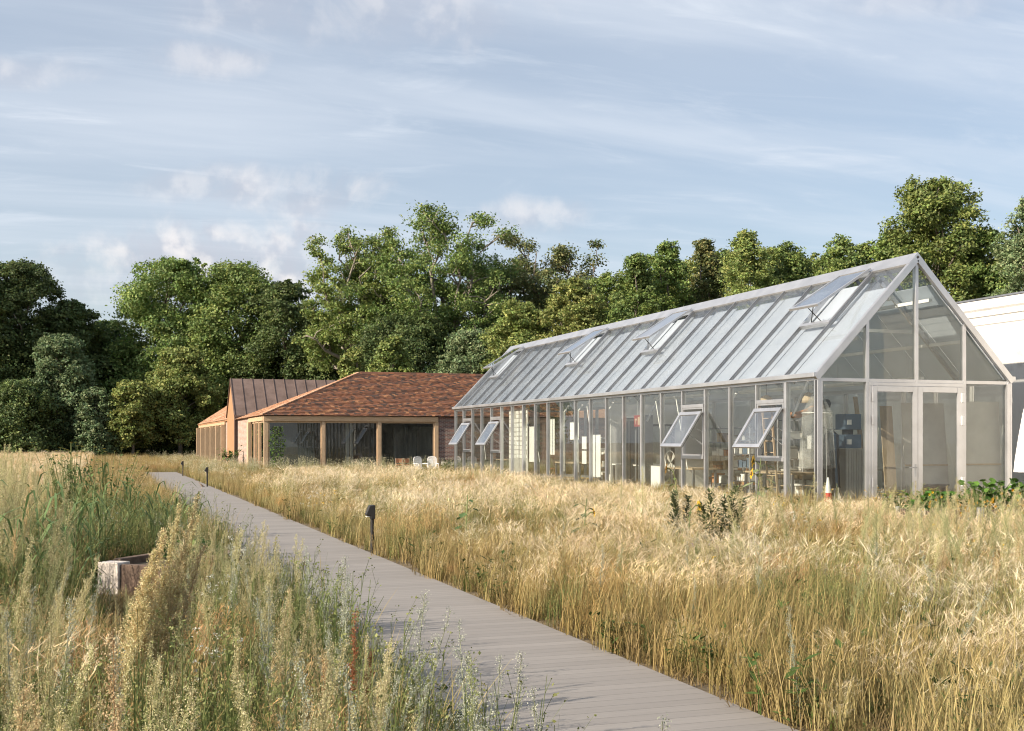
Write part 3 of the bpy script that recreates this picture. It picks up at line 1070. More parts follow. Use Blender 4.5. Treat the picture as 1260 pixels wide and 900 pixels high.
# house clad in brown metal, gable end of timber to the left
BY0, BY1, BX = HY + HD + 0.16, HY + HD + 5.0, HX - 0.2
BE, BR, BX1 = 3.25, 5.55, HX + 14
bh = thing('metal_clad_house', (BX, BY0, 0), 'brown standing seam metal house with steep roof and timber gable end', 'house')
bym = (BY0 + BY1) / 2
put('wall', MB().box(BX + 0.01, BX1, BY0, BY0 + 0.15, 0, BE - 0.001), M['corten'], bh)
gb = MB().prism([(BY0 + 0.151, 0), (BY1, 0), (BY1, BE), (bym, BR - 0.06), (BY0 + 0.151, BE)], 'x', BX + 0.06, BX + 0.2)
put('gable', gb, M['timber_red'], bh)
put('wall', MB().box(BX + 0.21, BX1, BY1 - 0.15, BY1, 0, BE - 0.001), M['corten'], bh)
rf = MB()
rf.prism([(BY0 - 0.06, BE - 0.06), (bym, BR), (BY1 + 0.06, BE - 0.06), (BY1 + 0.06, BE + 0.02), (bym, BR + 0.08), (BY0 - 0.06, BE + 0.02)], 'x', BX - 0.02, BX1)
r_ = put('roof', rf, M['corten'], bh)
x = BX + 0.02
while x < BX1:
    sm = MB()
    sm.beam((x, BY0 - 0.06, BE + 0.045), (x, bym, BR + 0.105), 0.035, 0.06)
    sm.box(x - 0.017, x + 0.017, BY0 - 0.045, BY0 - 0.001, 0.02, BE - 0.07)
    o = put('standing_seam', sm, M['corten'], bh)
    o.parent = r_
    x += 0.66
# timber house behind it
TY0, TY1 = BY1 + 0.02, HY + 42
th = thing('timber_house', (HX, TY0, 0), 'farthest house, low with tall timber fins and sunlit pitched roof', 'house')
TW = 7.2
tr = MB()
pitch = 0.66
tr.prism([(HX - 0.12, 3.0), (HX + TW / 2, 3.0 + pitch * TW / 2), (HX + TW + 0.1, 3.0), (HX + TW + 0.1, 3.1), (HX + TW / 2, 3.1 + pitch * TW / 2), (HX - 0.12, 3.1)], 'y', TY0, TY1 + 0.1)
r2 = put('roof', tr, M['timber_red'], th)
ut = Vector((1, 0, pitch)).normalized()
nt = Vector((-pitch, 0, 1)).normalized()
o = put('roof_tiles', tile_plane((HX - 0.12, TY1 + 0.1, 3.11), ut, nt, lambda s: (0, TY1 + 0.1 - TY0), TW / 2 * 1.2, 0.3, 0.3, LIT_TONES), M['tile'], th)  # slope lightened by tile colour to look sunlit
o.parent = r2
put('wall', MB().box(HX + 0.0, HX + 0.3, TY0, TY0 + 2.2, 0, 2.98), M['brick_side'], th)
put('wall', MB().prism([(HX + 0.0, 0), (HX + TW, 0), (HX + TW, 3.0), (HX + TW / 2, 3.0 + pitch * TW / 2 - 0.1), (HX, 3.0)], 'y', TY1 - 0.25, TY1), M['timber_red'], th)
put('wall', MB().box(HX + TW - 0.3, HX + TW, TY0, TY1 - 0.26, 0, 2.98), M['timber_red'], th)
put('floor_slab', MB().box(HX + 0.31, HX + TW - 0.31, TY0, TY1 - 0.26, -0.05, 0.06), M['floor'], th)
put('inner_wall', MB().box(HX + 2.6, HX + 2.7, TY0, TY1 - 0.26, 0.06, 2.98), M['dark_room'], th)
put('beam', MB().box(HX - 0.1, HX + 0.16, TY0 + 2.2, TY1 - 0.26, 2.80, 2.99), M['timber_beam'], th)
fins = [TY0 + 2.4, TY0 + 6.5, TY0 + 10.8, TY0 + 15.2, TY0 + 19.8, TY1 - 0.55]
for y in fins:
    put('timber_post', MB().box(HX - 0.3, HX + 0.14, y, y + 0.28, 0, 2.80), M['timber'], th)
for a, b in zip(fins[:-1], fins[1:]):
    w = put('window', MB().box(HX, HX + 0.07, a + 0.285, b - 0.005, 0.06, 0.15).box(HX, HX + 0.07, a + 0.285, b - 0.005, 2.71, 2.8), M['timber'], th)
    o = put('pane', MB().box(HX + 0.03, HX + 0.045, a + 0.285, b - 0.005, 0.15, 2.71), M['house_glass'], th)
    o.parent = w

# ================================================================== TREES
def leaves_mesh(name, C, Nrm, size, col, mat):
    """C centres, Nrm facing, size per leaf, colours -> one mesh of folded rhombic leaves"""
    n = len(C)
    r = rng.normal(size=(n, 3))
    a = np.cross(Nrm, r)
    a /= np.linalg.norm(a, axis=1, keepdims=True) + 1e-9
    b = np.cross(Nrm, a)
    L = size[:, None]
    W = L * 0.36
    V = np.empty((n, 4, 3))
    V[:, 0] = C - a * L * 0.5
    V[:, 1] = C + b * W + Nrm * L * 0.08
    V[:, 2] = C + a * L * 0.5 - Nrm * L * 0.10
    V[:, 3] = C - b * W + Nrm * L * 0.08
    me = bpy.data.meshes.new(name)
    me.vertices.add(4 * n)
    me.vertices.foreach_set('co', V.astype(np.float32).ravel())
    me.loops.add(6 * n)
    i = np.arange(n)[:, None] * 4
    idx = np.concatenate([i + 0, i + 1, i + 2, i + 0, i + 2, i + 3], axis=1)
    me.loops.foreach_set('vertex_index', idx.astype(np.int32).ravel())
    me.polygons.add(2 * n)
    me.polygons.foreach_set('loop_start', np.arange(0, 6 * n, 3, dtype=np.int32))
    me.polygons.foreach_set('loop_total', np.full(2 * n, 3, dtype=np.int32))
    ca = me.color_attributes.new('Col', 'FLOAT_COLOR', 'POINT')
    cc = np.ones((n, 4, 4), dtype=np.float32)
    cc[:, :, :3] = col[:, None, :]
    ca.data.foreach_set('color', cc.ravel())
    me.materials.append(mat)
    me.update()
    me.validate()
    return me


def unit(v):
    return v / (np.linalg.norm(v, axis=1, keepdims=True) + 1e-9)


def crown(lobes, n, leaf, tones, flat=0.8, shell=0.55, tight=0.24, sub=14):
    """leaves gathered in clumps over the upper outside of each lobe (cx, cy, cz, r)"""
    lobes = np.array(lobes)
    wts = lobes[:, 3] ** 2
    K = max(len(lobes), int(sub * len(lobes)))
    li = rng.choice(len(lobes), K, p=wts / wts.sum())
    d = unit(rng.normal(size=(K, 3)) + np.array([0, 0, 0.25]))
    rad = lobes[li, 3] * (shell + (1 - shell) * rng.random(K))
    cc = lobes[li, :3] + d * rad[:, None] * np.array([1, 1, flat])
    ct = np.array(tones)[rng.integers(0, len(tones), K)] * rng.uniform(0.75, 1.3, (K, 1))
    k = rng.integers(0, K, n)
    sg = lobes[li[k], 3] * tight
    off = rng.normal(size=(n, 3)) * sg[:, None] * np.array([1, 1, 0.6])
    C = cc[k] + off
    nr = unit(d[k] * 0.7 + np.array([0, 0, 0.55]) + rng.normal(size=(n, 3)) * 0.65)
    size = leaf * rng.uniform(0.6, 1.35, n)
    col = ct[k] * rng.uniform(0.75, 1.3, (n, 1))
    col[:, 0] *= rng.uniform(0.85, 1.2, n)
    return C, nr, size, col


def wig(p, q, n, amp):
    p, q = Vector(p), Vector(q)
    L = (q - p).length
    out = [p]
    for i in range(1, n):
        t = i / n
        out.append(p.lerp(q, t) + Vector((random.gauss(0, amp), random.gauss(0, amp), random.gauss(0, amp * 0.5))) * L + Vector((0, 0, 0.07 * L * math.sin(PI * t))))
    out.append(q)
    return out


DARK = [(0.085, 0.126, 0.044), (0.119, 0.168, 0.059), (0.147, 0.196, 0.065), (0.101, 0.15, 0.059)]
MID = [(0.136, 0.198, 0.056), (0.187, 0.25, 0.069), (0.222, 0.282, 0.084), (0.162, 0.221, 0.075)]
LIGHT = [(0.237, 0.292, 0.086), (0.284, 0.329, 0.105), (0.203, 0.261, 0.082), (0.318, 0.351, 0.118)]
GREYG = [(0.171, 0.234, 0.114), (0.213, 0.277, 0.14), (0.141, 0.205, 0.095)]
BRONZE = [(0.144, 0.166, 0.067), (0.188, 0.192, 0.078), (0.119, 0.153, 0.06), (0.213, 0.208, 0.085)]


def tree(label, px, Y, top, wpx, kind='dense', tones=MID, low=0.03, leaf=0.20, n=26000, name='broadleaf_tree', bark='bark'):
    x, y = at(px, Y)
    H = EYE + (543 - top) / F * Y
    Rr = wpx / 2 / F * Y * (1.75 if kind == 'upright' else 1.08)
    t = thing(name, (x, y, 0), label, 'tree', 'trees around the meadow')
    tm = MB()
    lobes = []
    leaf *= Y / 92
    rt = max(0.07, H * 0.018)
    if kind == 'open':
        fork = H * 0.34
        trunk = wig((x, y, -0.1), (x + Rr * 0.05, y, fork), 4, 0.02)
        tm.tube(trunk, [rt * 1.6, rt * 1.25, rt * 1.1, rt, rt * 0.95], 8)
        base = trunk[-1]
        NLIMB = 23
        for i in range(NLIMB):
            # limb tips spread evenly over a dome
            h_ = 0.12 + 0.86 * (i + 0.5) / NLIMB
            az = i * 2.39996 + random.uniform(-0.2, 0.2)
            rr = math.sqrt(max(0.0, 1 - h_ ** 2.2)) * random.uniform(0.82, 0.98)
            tip = Vector((x + math.cos(az) * Rr * rr, y + math.sin(az) * Rr * rr, fork * 0.9 + (H - fork * 0.9) * h_ * random.uniform(0.92, 0.99)))
            pth = wig(base, tip, 5, 0.05)
            tm.tube(pth, [rt * 0.62, rt * 0.5, rt * 0.4, rt * 0.3, rt * 0.2, rt * 0.1], 6)
            for j in range(11):
                s = random.uniform(0.38, 1.0)
                k = min(4, int(s * 5))
                b0 = pth[k].lerp(pth[k + 1], s * 5 - k)
                dirn = Vector((random.gauss(0, 1), random.gauss(0, 1), random.gauss(0.35, 0.6))).normalized() + (tip - base).normalized() * 0.4
                L = Rr * random.uniform(0.15, 0.32)
                e = b0 + dirn.normalized() * L
                e.z = min(e.z, H - 0.3)
                tm.tube(wig(b0, e, 3, 0.07), [rt * 0.2, rt * 0.14, rt * 0.09, rt * 0.04], 5)
                lobes.append((e.x, e.y, e.z, Rr * random.uniform(0.075, 0.14)))
                if random.random() < 0.4:
                    m2 = b0.lerp(e, 0.6) + Vector((random.gauss(0, 1), random.gauss(0, 1), random.gauss(0.3, 0.6))) * L * 0.3
                    lobes.append((m2.x, m2.y, min(H - 0.2, m2.z), Rr * random.uniform(0.05, 0.10)))
        C = crown(lobes, int(n * 2.0), leaf, tones, 0.6, 0.3, 0.40, 8)
    else:
        tm.tube(wig((x, y, -0.1), (x, y, H * 0.75), 5, 0.012), [rt * 1.3, rt, rt * 0.85, rt * 0.7, rt * 0.5, rt * 0.3], 8)
        NL = 92 if kind == 'dense' else 64
        n = int(n * 2.6)
        for i in range(NL):
            u = low + (1 - low) * (i + random.random()) / NL
            if kind == 'upright':
                prof = 1.0 if u < 0.5 else max(0.06, 1 - ((u - 0.5) / 0.53) ** 1.5)
            elif kind == 'shrub':
                prof = math.sqrt(max(0.03, 1 - (u * 0.97) ** 2))
            else:
                prof = (0.80 + u * 0.45) if u < 0.42 else math.sqrt(max(0.03, 1 - ((u - 0.42) / 0.60) ** 2))
            rl = Rr * random.uniform(0.20, 0.34) * (0.60 + 0.40 * prof)
            az = random.uniform(0, 2 * PI)
            rad = max(0, Rr * prof - rl * 0.7) * math.sqrt(random.uniform(0.25, 1.0))
            z = min(u * H, H - rl * 0.75)
            lobes.append((x + math.cos(az) * rad, y + math.sin(az) * rad, z, rl))
            if i % 4 == 0 and u > 0.2:
                tm.tube(wig((x, y, z * 0.7), (x + math.cos(az) * rad, y + math.sin(az) * rad, z), 3, 0.05), [rt * 0.4, rt * 0.3, rt * 0.2, rt * 0.1], 5)
        # loose sprays beyond the outline
        for i in range(26):
            l = random.choice(lobes)
            dv = Vector((random.gauss(0, 1), random.gauss(0, 1), abs(random.gauss(0.6, 0.8)))).normalized()
            lobes.append((l[0] + dv.x * l[3] * 1.0, l[1] + dv.y * l[3] * 1.0, min(H, l[2] + dv.z * l[3] * 1.0), l[3] * random.uniform(0.22, 0.40)))
        C = crown(lobes, n, leaf, tones, 1.15 if kind == 'upright' else 0.85, 0.60, 0.21, 20)
    put('trunk', tm, M[bark], t, smooth=True)
    c = C[0]
    c[:, 2] = np.maximum(c[:, 2], 0.15)
    me = leaves_mesh('crown', c - np.array([x, y, 0]), C[1], C[2], C[3], M['leaf'])
    o = bpy.data.objects.new('crown', me)
    COL.objects.link(o)
    o.parent = t
    return t


T = tree
# left wood
T('dark tree cut by the left edge of the picture, tallest of the left wood', -45, 114, 305, 170, tones=DARK, n=30000)
T('dark broad tree at the left, its crown just right of the picture edge', 28, 116, 322, 130, tones=DARK, n=30000)
T('sloping dark tree at the right shoulder of the far left wood', 88, 120, 372, 100, tones=DARK)
T('pale grey green tree in front of the dark left wood', 72, 110, 412, 95, tones=GREYG, n=22000)
T('dark tree in the notch between the left wood and the tall green tree', 132, 126, 396, 100, tones=DARK)
T('low grey green sapling at the foot of the left wood', 118, 107, 478, 60, 'shrub', GREYG, n=9000)
T('big green tree with rounded top left of the brown metal roof', 205, 122, 320, 165, tones=MID, n=36000)
T('broad green tree with ragged top right behind the brown metal roof', 292, 122, 325, 160, tones=MID, n=34000)
T('lower dark tree between the ragged green tree and the tall airy trees', 352, 118, 348, 120, tones=DARK)
T('yellow green young tree with thin stem left of the timber house', 222, 112, 428, 92, tones=LIGHT, low=0.18, n=20000, bark='bark_pale')
T('small yellow green tree at the meadow edge beside the young tree', 163, 108, 470, 66, tones=LIGHT, low=0.22, n=12000, bark='bark_pale')
T('dark undergrowth tree behind the timber house', 268, 126, 420, 130, tones=DARK)
T('dark tree filling the gap behind the brown metal roof', 398, 118, 385, 110, tones=DARK)
T('dark bush under the left wood, deepest in shade', 20, 106, 470, 120, 'shrub', DARK, n=14000)
T('dark bush behind the yellow green saplings', 190, 116, 470, 130, 'shrub', DARK, n=14000)
# tall airy trees behind the tiled roof
T('airy tall tree with see through crown, left one above the tiled roof', 440, 108, 266, 150, 'open', MID, n=26000, leaf=0.19, name='airy_tree', bark='bark_pale')
T('tallest airy tree with domed crown and pale visible limbs', 545, 106, 252, 205, 'open', MID, n=34000, leaf=0.19, name='airy_tree', bark='bark_pale')
T('bronze tinted airy tree sloping down to the right of the tallest one', 668, 112, 292, 205, 'open', BRONZE, n=36000, leaf=0.19, name='airy_tree', bark='bark')
T('dense dark tree below the airy crowns, above the middle of the tiled roof', 505, 100, 388, 150, tones=DARK, n=30000)
T('dense dark tree below the airy crowns, nearer the greenhouse', 610, 104, 392, 130, tones=DARK, n=28000)
T('light green bush above the brown metal roof', 436, 92, 428, 62, 'shrub', LIGHT, n=12000)
T('olive bush at the left end of the tiled ridge', 485, 90, 415, 80, 'shrub', MID, n=14000)
T('olive green rounded tree over the right end of the tiled ridge', 580, 88, 408, 110, tones=GREYG, n=24000)
# right row
T('light green tree above the far end of the greenhouse', 640, 86, 372, 105, tones=LIGHT, n=24000)
T('light green bushy tree behind the far half of the glass ridge', 705, 84, 345, 105, tones=LIGHT, n=26000)
T('upright green tree rising left of the narrow pointed trees', 783, 84, 318, 80, 'upright', MID, n=22000, name='upright_tree')
T('narrow pointed tree with bare spire behind the middle of the glass ridge', 822, 86, 300, 66, 'upright', MID, n=20000, name='upright_tree')
T('narrow bronze tree between two green pointed trees', 866, 88, 297, 58, 'upright', BRONZE, n=18000, name='upright_tree')
T('pointed light green tree with the highest tip of the ridge row', 917, 84, 288, 82, 'upright', LIGHT, n=22000, name='upright_tree')
T('green tree in the ridge row right after the highest tip', 972, 86, 302, 84, 'upright', MID, n=22000, name='upright_tree')
T('green tree with flat top just left of the greenhouse peak', 1035, 84, 296, 88, 'upright', MID, n=22000, name='upright_tree')
T('low green tree filling the row behind the middle of the ridge', 845, 92, 322, 150, tones=LIGHT, n=18000)
T('low green tree filling the row near the greenhouse peak', 1005, 92, 318, 150, tones=MID, n=18000)
T('low green tree behind the far half of the ridge', 752, 92, 338, 100, tones=MID, n=18000)
T('tall leafy tree directly behind the greenhouse peak', 1150, 66, 222, 165, tones=MID, n=46000, leaf=0.23)
T('lower leafy tree filling behind the peak and the white wall', 1105, 70, 285, 110, tones=MID, n=26000, leaf=0.23)
T('green tree behind the white wall at the right', 1222, 64, 285, 95, tones=MID, n=28000, leaf=0.22)
T('pale willowy tree cut by the right edge above the white wall', 1268, 60, 240, 85, 'upright', GREYG, n=28000, leaf=0.20, name='upright_tree')
T('dark tree beyond the right edge behind the white wall', 1345, 66, 240, 130, tones=DARK, n=18000)
T('round green tree filling between the first two pointed trees', 803, 97, 316, 95, tones=MID, n=18000)
T('round green tree filling between the bronze tree and the highest tip', 892, 97, 308, 95, tones=MID, n=18000)
T('round yellow green tree filling right after the highest tip', 946, 97, 306, 90, tones=LIGHT, n=18000)
T('round green tree filling just before the flat topped tree', 1072, 84, 300, 90, tones=MID, n=18000)
# far wood closing the horizon
wood_l = []
for i in range(260):
    px = random.uniform(-260, 1560)
    Y = random.uniform(136, 156)
    x, y = at(px, Y)
    z = random.uniform(0.5, 13.0)
    wood_l.append((x, y, z, random.uniform(1.6, 2.8)))
C = crown(wood_l, 90000, 0.45, DARK, 0.85, 0.5, 0.25, 14)
me = leaves_mesh('far_wood', C[0], C[1], C[2], C[3], M['leaf'])
o = bpy.data.objects.new('far_wood', me)
COL.objects.link(o)
tag(o, 'dark far wood closing the gaps between the nearer trees', 'wood', None, 'stuff')
print('trees done')

# ================================================================== MEADOW
PROTO = bpy.data.collections.new('meadow plants')      # sources of the scattered stuff, not linked to the scene


def side_of(az):
    return (-math.sin(az), math.cos(az))


def stem_path(x, y, h, az, lean, n=4, droop=0.0):
    pts = []
    for i in range(n + 1):
        t = i / n
        r = lean * h * t * t
        z = h * t - droop * h * max(0, t - 0.6) ** 2
        pts.append((x + math.cos(az) * r, y + math.sin(az) * r, z))
    return pts


def lerpc(a, b, t):
    return tuple(p + (q - p) * t for p, q in zip(a, b))


def gj(c, a=0.2):
    g = random.uniform(1 - a, 1 + a)
    return tuple(x * g for x in c)


STRAW, STRAWG, GOLD, RUST = (0.49, 0.44, 0.24), (0.25, 0.295, 0.115), (0.74, 0.62, 0.40), (0.54, 0.33, 0.155)
PALEAWN = (0.84, 0.75, 0.57)


def barley(n, rad, h0, h1, nod=0.5, base=STRAWG, head=GOLD, awn=PALEAWN, al=1.0):
    m = MB()
    for _ in range(n):
        a, r = random.uniform(0, 2 * PI), rad * math.sqrt(random.random())
        x, y = r * math.cos(a), r * math.sin(a)
        h = random.uniform(h0, h1)
        az = random.gauss(0.2, 0.9)
        lean = abs(random.gauss(0.12, 0.1))
        p = stem_path(x, y, h, az, lean)
        sd = side_of(random.uniform(0, PI))
        c0, c1 = gj(base), gj(STRAW)
        m.ribbon(p, [0.0024, 0.0022, 0.0020, 0.0017, 0.0013], [lerpc(c0, c1, t) for t in (0, 0.12, 0.35, 0.75, 1)], sd)
        # nodding ear
        tip = Vector(p[-1])
        d = Vector((math.cos(az), math.sin(az), random.uniform(0.2, 1.6) - nod * random.random() * 2)).normalized()
        L = random.uniform(0.05, 0.085)
        hc = gj(head, 0.15)
        m.ribbon([tip, tip + d * L * 0.5, tip + d * L], [0.0035, 0.0052, 0.003], [hc, hc, hc], sd)
        for j in range(7):
            s = random.uniform(0.1, 1.0)
            b = tip + d * L * s
            dd = (d + Vector((random.gauss(0, 0.24), random.gauss(0, 0.24), random.gauss(0.05, 0.2)))).normalized()
            e = b + dd * random.uniform(0.07, 0.13) * al + Vector((0, 0, -0.012))
            c = gj(awn, 0.15)
            w = side_of(random.uniform(0, PI))
            m.ribbon([b, e], [0.0013, 0.0005], [c, c], w)
        if random.random() < 0.6:      # a dry leaf blade
            z = random.uniform(0.15, 0.5) * h
            az2 = random.uniform(0, 2 * PI)
            L2 = random.uniform(0.12, 0.25)
            q = [(x, y, z), (x + math.cos(az2) * L2 * 0.4, y + math.sin(az2) * L2 * 0.4, z + L2 * 0.5), (x + math.cos(az2) * L2, y + math.sin(az2) * L2, z + L2 * random.uniform(-0.2, 0.4))]
            c = gj(lerpc(base, STRAW, random.random()))
            m.ribbon(q, [0.004, 0.0038, 0.0008], [c, c, c], side_of(az2))
    return m


def bent(n, rad, h0, h1, c_head=RUST, c_stem=STRAW, fuzz=12):
    """fine grass with a hazy open panicle"""
    m = MB()
    for _ in range(n):
        a, r = random.uniform(0, 2 * PI), rad * math.sqrt(random.random())
        x, y = r * math.cos(a), r * math.sin(a)
        h = random.uniform(h0, h1)
        az = random.gauss(0.2, 1.0)
        p = stem_path(x, y, h, az, abs(random.gauss(0.13, 0.1)))
        c = gj(c_stem)
        m.ribbon(p, [0.0018, 0.0017, 0.0015, 0.0012, 0.0008], [gj(STRAWG), c, c, c, c], side_of(random.uniform(0, PI)))
        hc = gj(c_head, 0.25)
        for j in range(fuzz):
            t = random.uniform(0.62, 1.0)
            k = min(3, int(t * 4))
            b = Vector(p[k]).lerp(Vector(p[k + 1]), t * 4 - k)
            L = 0.055 * (1.25 - t) / 0.6 * random.uniform(0.6, 1.4) + 0.012
            a2 = random.uniform(0, 2 * PI)
            e = b + Vector((math.cos(a2) * L, math.sin(a2) * L, L * random.uniform(0.2, 1.1)))
            cc = gj(hc, 0.2)
            m.ribbon([b, e], [0.0008, 0.0022], [cc, cc], side_of(a2))
    return m


def bits(m, c, n, r, size, tones):
    """small seeds or florets: tilted diamonds round a point"""
    for _ in range(n):
        p = Vector(c) + Vector((random.gauss(0, r), random.gauss(0, r), random.gauss(0, r)))
        d = Vector((random.gauss(0, 1), random.gauss(0, 1), random.gauss(0.4, 1))).normalized()
        e = d.cross(Vector((random.gauss(0, 1), random.gauss(0, 1), random.gauss(0, 1)))).normalized()
        s = size * random.uniform(0.6, 1.3)
        m.add([p - d * s, p + e * s * 0.7, p + d * s, p - e * s * 0.7], [(0, 1, 2, 3)], gj(random.choice(tones), 0.18))


def mugwort(h, tones, stem, nbr=22, leaf_c=(0.10, 0.14, 0.045), spread=0.10, bit=0.006, top=0.42, lean=None, per=9, az=None):
    """tall weed: leafy below, a long plume of tiny flower heads above"""
    m = MB()
    az = random.gauss(0.2, 1.0) if az is None else az
    p = stem_path(0, 0, h, az, abs(random.gauss(0.10, 0.08)) if lean is None else lean, 6)
    m.tube(p, [0.005, 0.0046, 0.004, 0.0035, 0.003, 0.002, 0.001], 4, stem, caps=False)

    def onstem(t):
        k = min(5, int(t * 6))
        return Vector(p[k]).lerp(Vector(p[k + 1]), t * 6 - k)
    for j in range(nbr):
        t = top + (1 - top) * (j + random.random()) / nbr
        b = onstem(min(0.995, t))
        L = spread * (1.12 - (t - top) / (1 - top)) * random.uniform(0.6, 1.4) + 0.012
        a2 = random.uniform(0, 2 * PI)
        e = b + Vector((math.cos(a2) * L * 0.55, math.sin(a2) * L * 0.55, L * random.uniform(0.7, 1.1)))
        m.ribbon([b, e], [0.0014, 0.0008], [stem, stem], side_of(a2))
        for s in np.linspace(0.1, 1, max(3, int(per * 1.5 * L / spread) + 2)):
            bits(m, b.lerp(e, s), 5, 0.007, bit * 0.43, tones)
    for j in range(int(16 * top / 0.42)):
        t = random.uniform(0.06, top + 0.15)
        b = onstem(t)
        a2 = random.uniform(0, 2 * PI)
        L = random.uniform(0.035, 0.085) * (1.2 - t)
        for q in range(3):
            d = Vector((math.cos(a2 + (q - 1) * 0.6), math.sin(a2 + (q - 1) * 0.6), random.uniform(0.1, 0.9)))
            m.leaf(b, d, (0, 0, 1), L, L * 0.20, gj(leaf_c, 0.25))
    return m


def herb(n, rad, h0, h1, c=(0.20, 0.21, 0.08), c2=(0.30, 0.27, 0.10), br=7, leafy=0.03):
    """thin stemmed herbs, twiggy at the top with small seed heads"""
    m = MB()
    for _ in range(n):
        a, r = random.uniform(0, 2 * PI), rad * math.sqrt(random.random())
        x, y = r * math.cos(a), r * math.sin(a)
        h = random.uniform(h0, h1)
        p = stem_path(x, y, h, random.uniform(0, 2 * PI), abs(random.gauss(0.1, 0.08)))
        cc = gj(c, 0.3)
        m.ribbon(p, [0.0026, 0.0024, 0.002, 0.0016, 0.001], [cc] * 5, side_of(random.uniform(0, PI)))
        for j in range(br):
            t = random.uniform(0.15, 1)
            k = min(3, int(t * 4))
            b = Vector(p[k]).lerp(Vector(p[k + 1]), t * 4 - k)
            a2 = random.uniform(0, 2 * PI)
            if t < 0.6:
                L = random.uniform(0.6, 1.5) * leafy
                m.leaf(b, (math.cos(a2), math.sin(a2), random.uniform(0.2, 1.2)), (0, 0, 1), L, L * 0.22, gj(c, 0.3))
            else:
                L = random.uniform(0.03, 0.09)
                e = b + Vector((math.cos(a2) * L * 0.6, math.sin(a2) * L * 0.6, L))
                m.ribbon([b, e], [0.0011, 0.0008], [cc, cc], side_of(a2))
                bits(m, e, 3, 0.006, 0.006, [c2, gj(c2)])
    return m


def leafy(n, rad, h, c, L0=0.07, wid=0.45):
    m = MB()
    for _ in range(n):
        a, r = random.uniform(0, 2 * PI), rad * math.sqrt(random.random())
        x, y = r * math.cos(a), r * math.sin(a)
        hh = h * random.uniform(0.4, 1.1)
        p = stem_path(x, y, hh, a, random.uniform(0, 0.4), 3)
        m.ribbon(p, [0.003, 0.0026, 0.002, 0.001], [gj(c)] * 4, side_of(a + 1.5))
        for j in range(6):
            t = random.uniform(0.2, 1)
            k = min(2, int(t * 3))
            b = Vector(p[k]).lerp(Vector(p[k + 1]), t * 3 - k)
            a2 = random.uniform(0, 2 * PI)
            L = L0 * random.uniform(0.6, 1.4)
            m.leaf(b, (math.cos(a2), math.sin(a2), random.uniform(-0.1, 0.9)), (0, 0, 1), L, L * wid, gj(c, 0.3))
    return m


def blades(n, rad, h0, h1, c, w=0.004, arch=0.5):
    m = MB()
    for _ in range(n):
        a, r = random.uniform(0, 2 * PI), rad * math.sqrt(random.random())
        x, y = r * math.cos(a), r * math.sin(a)
        h = random.uniform(h0, h1)
        az = random.uniform(0, 2 * PI)
        p = stem_path(x, y, h, az, random.uniform(0.1, arch * 1.2), 5, random.uniform(0, arch))
        cc = gj(c, 0.3)
        m.ribbon(p, [w, w * 1.1, w, w * 0.85, w * 0.55, w * 0.1], [cc] * 6, side_of(az))
    return m


def umbel(n, rad, h0, h1, tones, stem=(0.26, 0.26, 0.11), r=0.03, nb=22, bit=0.006):
    m = MB()
    for _ in range(n):
        a, q = random.uniform(0, 2 * PI), rad * math.sqrt(random.random())
        x, y = q * math.cos(a), q * math.sin(a)
        h = random.uniform(h0, h1)
        p = stem_path(x, y, h, random.uniform(0, 2 * PI), random.uniform(0, 0.15), 4)
        m.ribbon(p, [0.003, 0.003, 0.0025, 0.002, 0.0015], [gj(stem)] * 5, side_of(random.uniform(0, PI)))
        bits(m, p[-1], nb, r * 0.5, bit, tones)
        for j in range(3):
            b = Vector(p[2 + j % 2])
            a2 = random.uniform(0, 2 * PI)
            e = b + Vector((math.cos(a2) * 0.08, math.sin(a2) * 0.08, 0.12))
            m.ribbon([b, e], [0.0018, 0.0012], [gj(stem)] * 2, side_of(a2))
            bits(m, e, nb // 2, r * 0.4, bit, tones)
    return m


CREAM = [(0.60, 0.54, 0.32), (0.52, 0.48, 0.26), (0.66, 0.58, 0.37), (0.46, 0.44, 0.22)]
TAN = [(0.62, 0.48, 0.27), (0.54, 0.40, 0.21), (0.68, 0.54, 0.33), (0.58, 0.49, 0.28)]
SILVER = [(0.40, 0.42, 0.33), (0.33, 0.36, 0.28), (0.46, 0.47, 0.38)]
GREENISH = [(0.32, 0.33, 0.17), (0.38, 0.37, 0.20), (0.26, 0.29, 0.13)]
PROTOS, INDEX = [], {}


def proto(kind, mb, mat='veg'):
    me = mb.mesh(kind)
    me.materials.append(M[mat])
    INDEX.setdefault(kind, []).append(len(PROTOS))
    o = bpy.data.objects.new('p%03d' % len(PROTOS), me)
    PROTO.objects.link(o)
    PROTOS.append(o)


for i in range(5):
    proto('barley', barley(42, 0.20, 0.55, 0.82), 'straw')
for i in range(3):
    proto('barley_short', barley(46, 0.22, 0.34, 0.52), 'straw')
for i in range(2):
    proto('barley_pale', barley(34, 0.16, 0.62, 0.86, 0.8, STRAW, (0.72, 0.60, 0.40), (0.86, 0.77, 0.60), 1.5), 'straw')
for i in range(4):
    proto('bent', bent(46, 0.22, 0.42, 0.72), 'straw')
for i in range(2):
    proto('bent_gold', bent(46, 0.22, 0.42, 0.70, (0.56, 0.40, 0.19)), 'straw')
for i in range(4):
    proto('herb', herb(18, 0.17, 0.42, 0.80))
for i in range(2):
    proto('herb_green', herb(20, 0.18, 0.3, 0.62, (0.13, 0.165, 0.055), (0.20, 0.22, 0.08), 9, 0.05))
for i in range(4):
    proto('mugwort', mugwort(random.uniform(0.95, 1.25), CREAM, (0.36, 0.33, 0.16), 44, bit=0.0075))
for i in range(3):
    proto('mugwort_green', mugwort(random.uniform(0.9, 1.2), GREENISH, (0.26, 0.27, 0.12), 38, spread=0.12, bit=0.007))
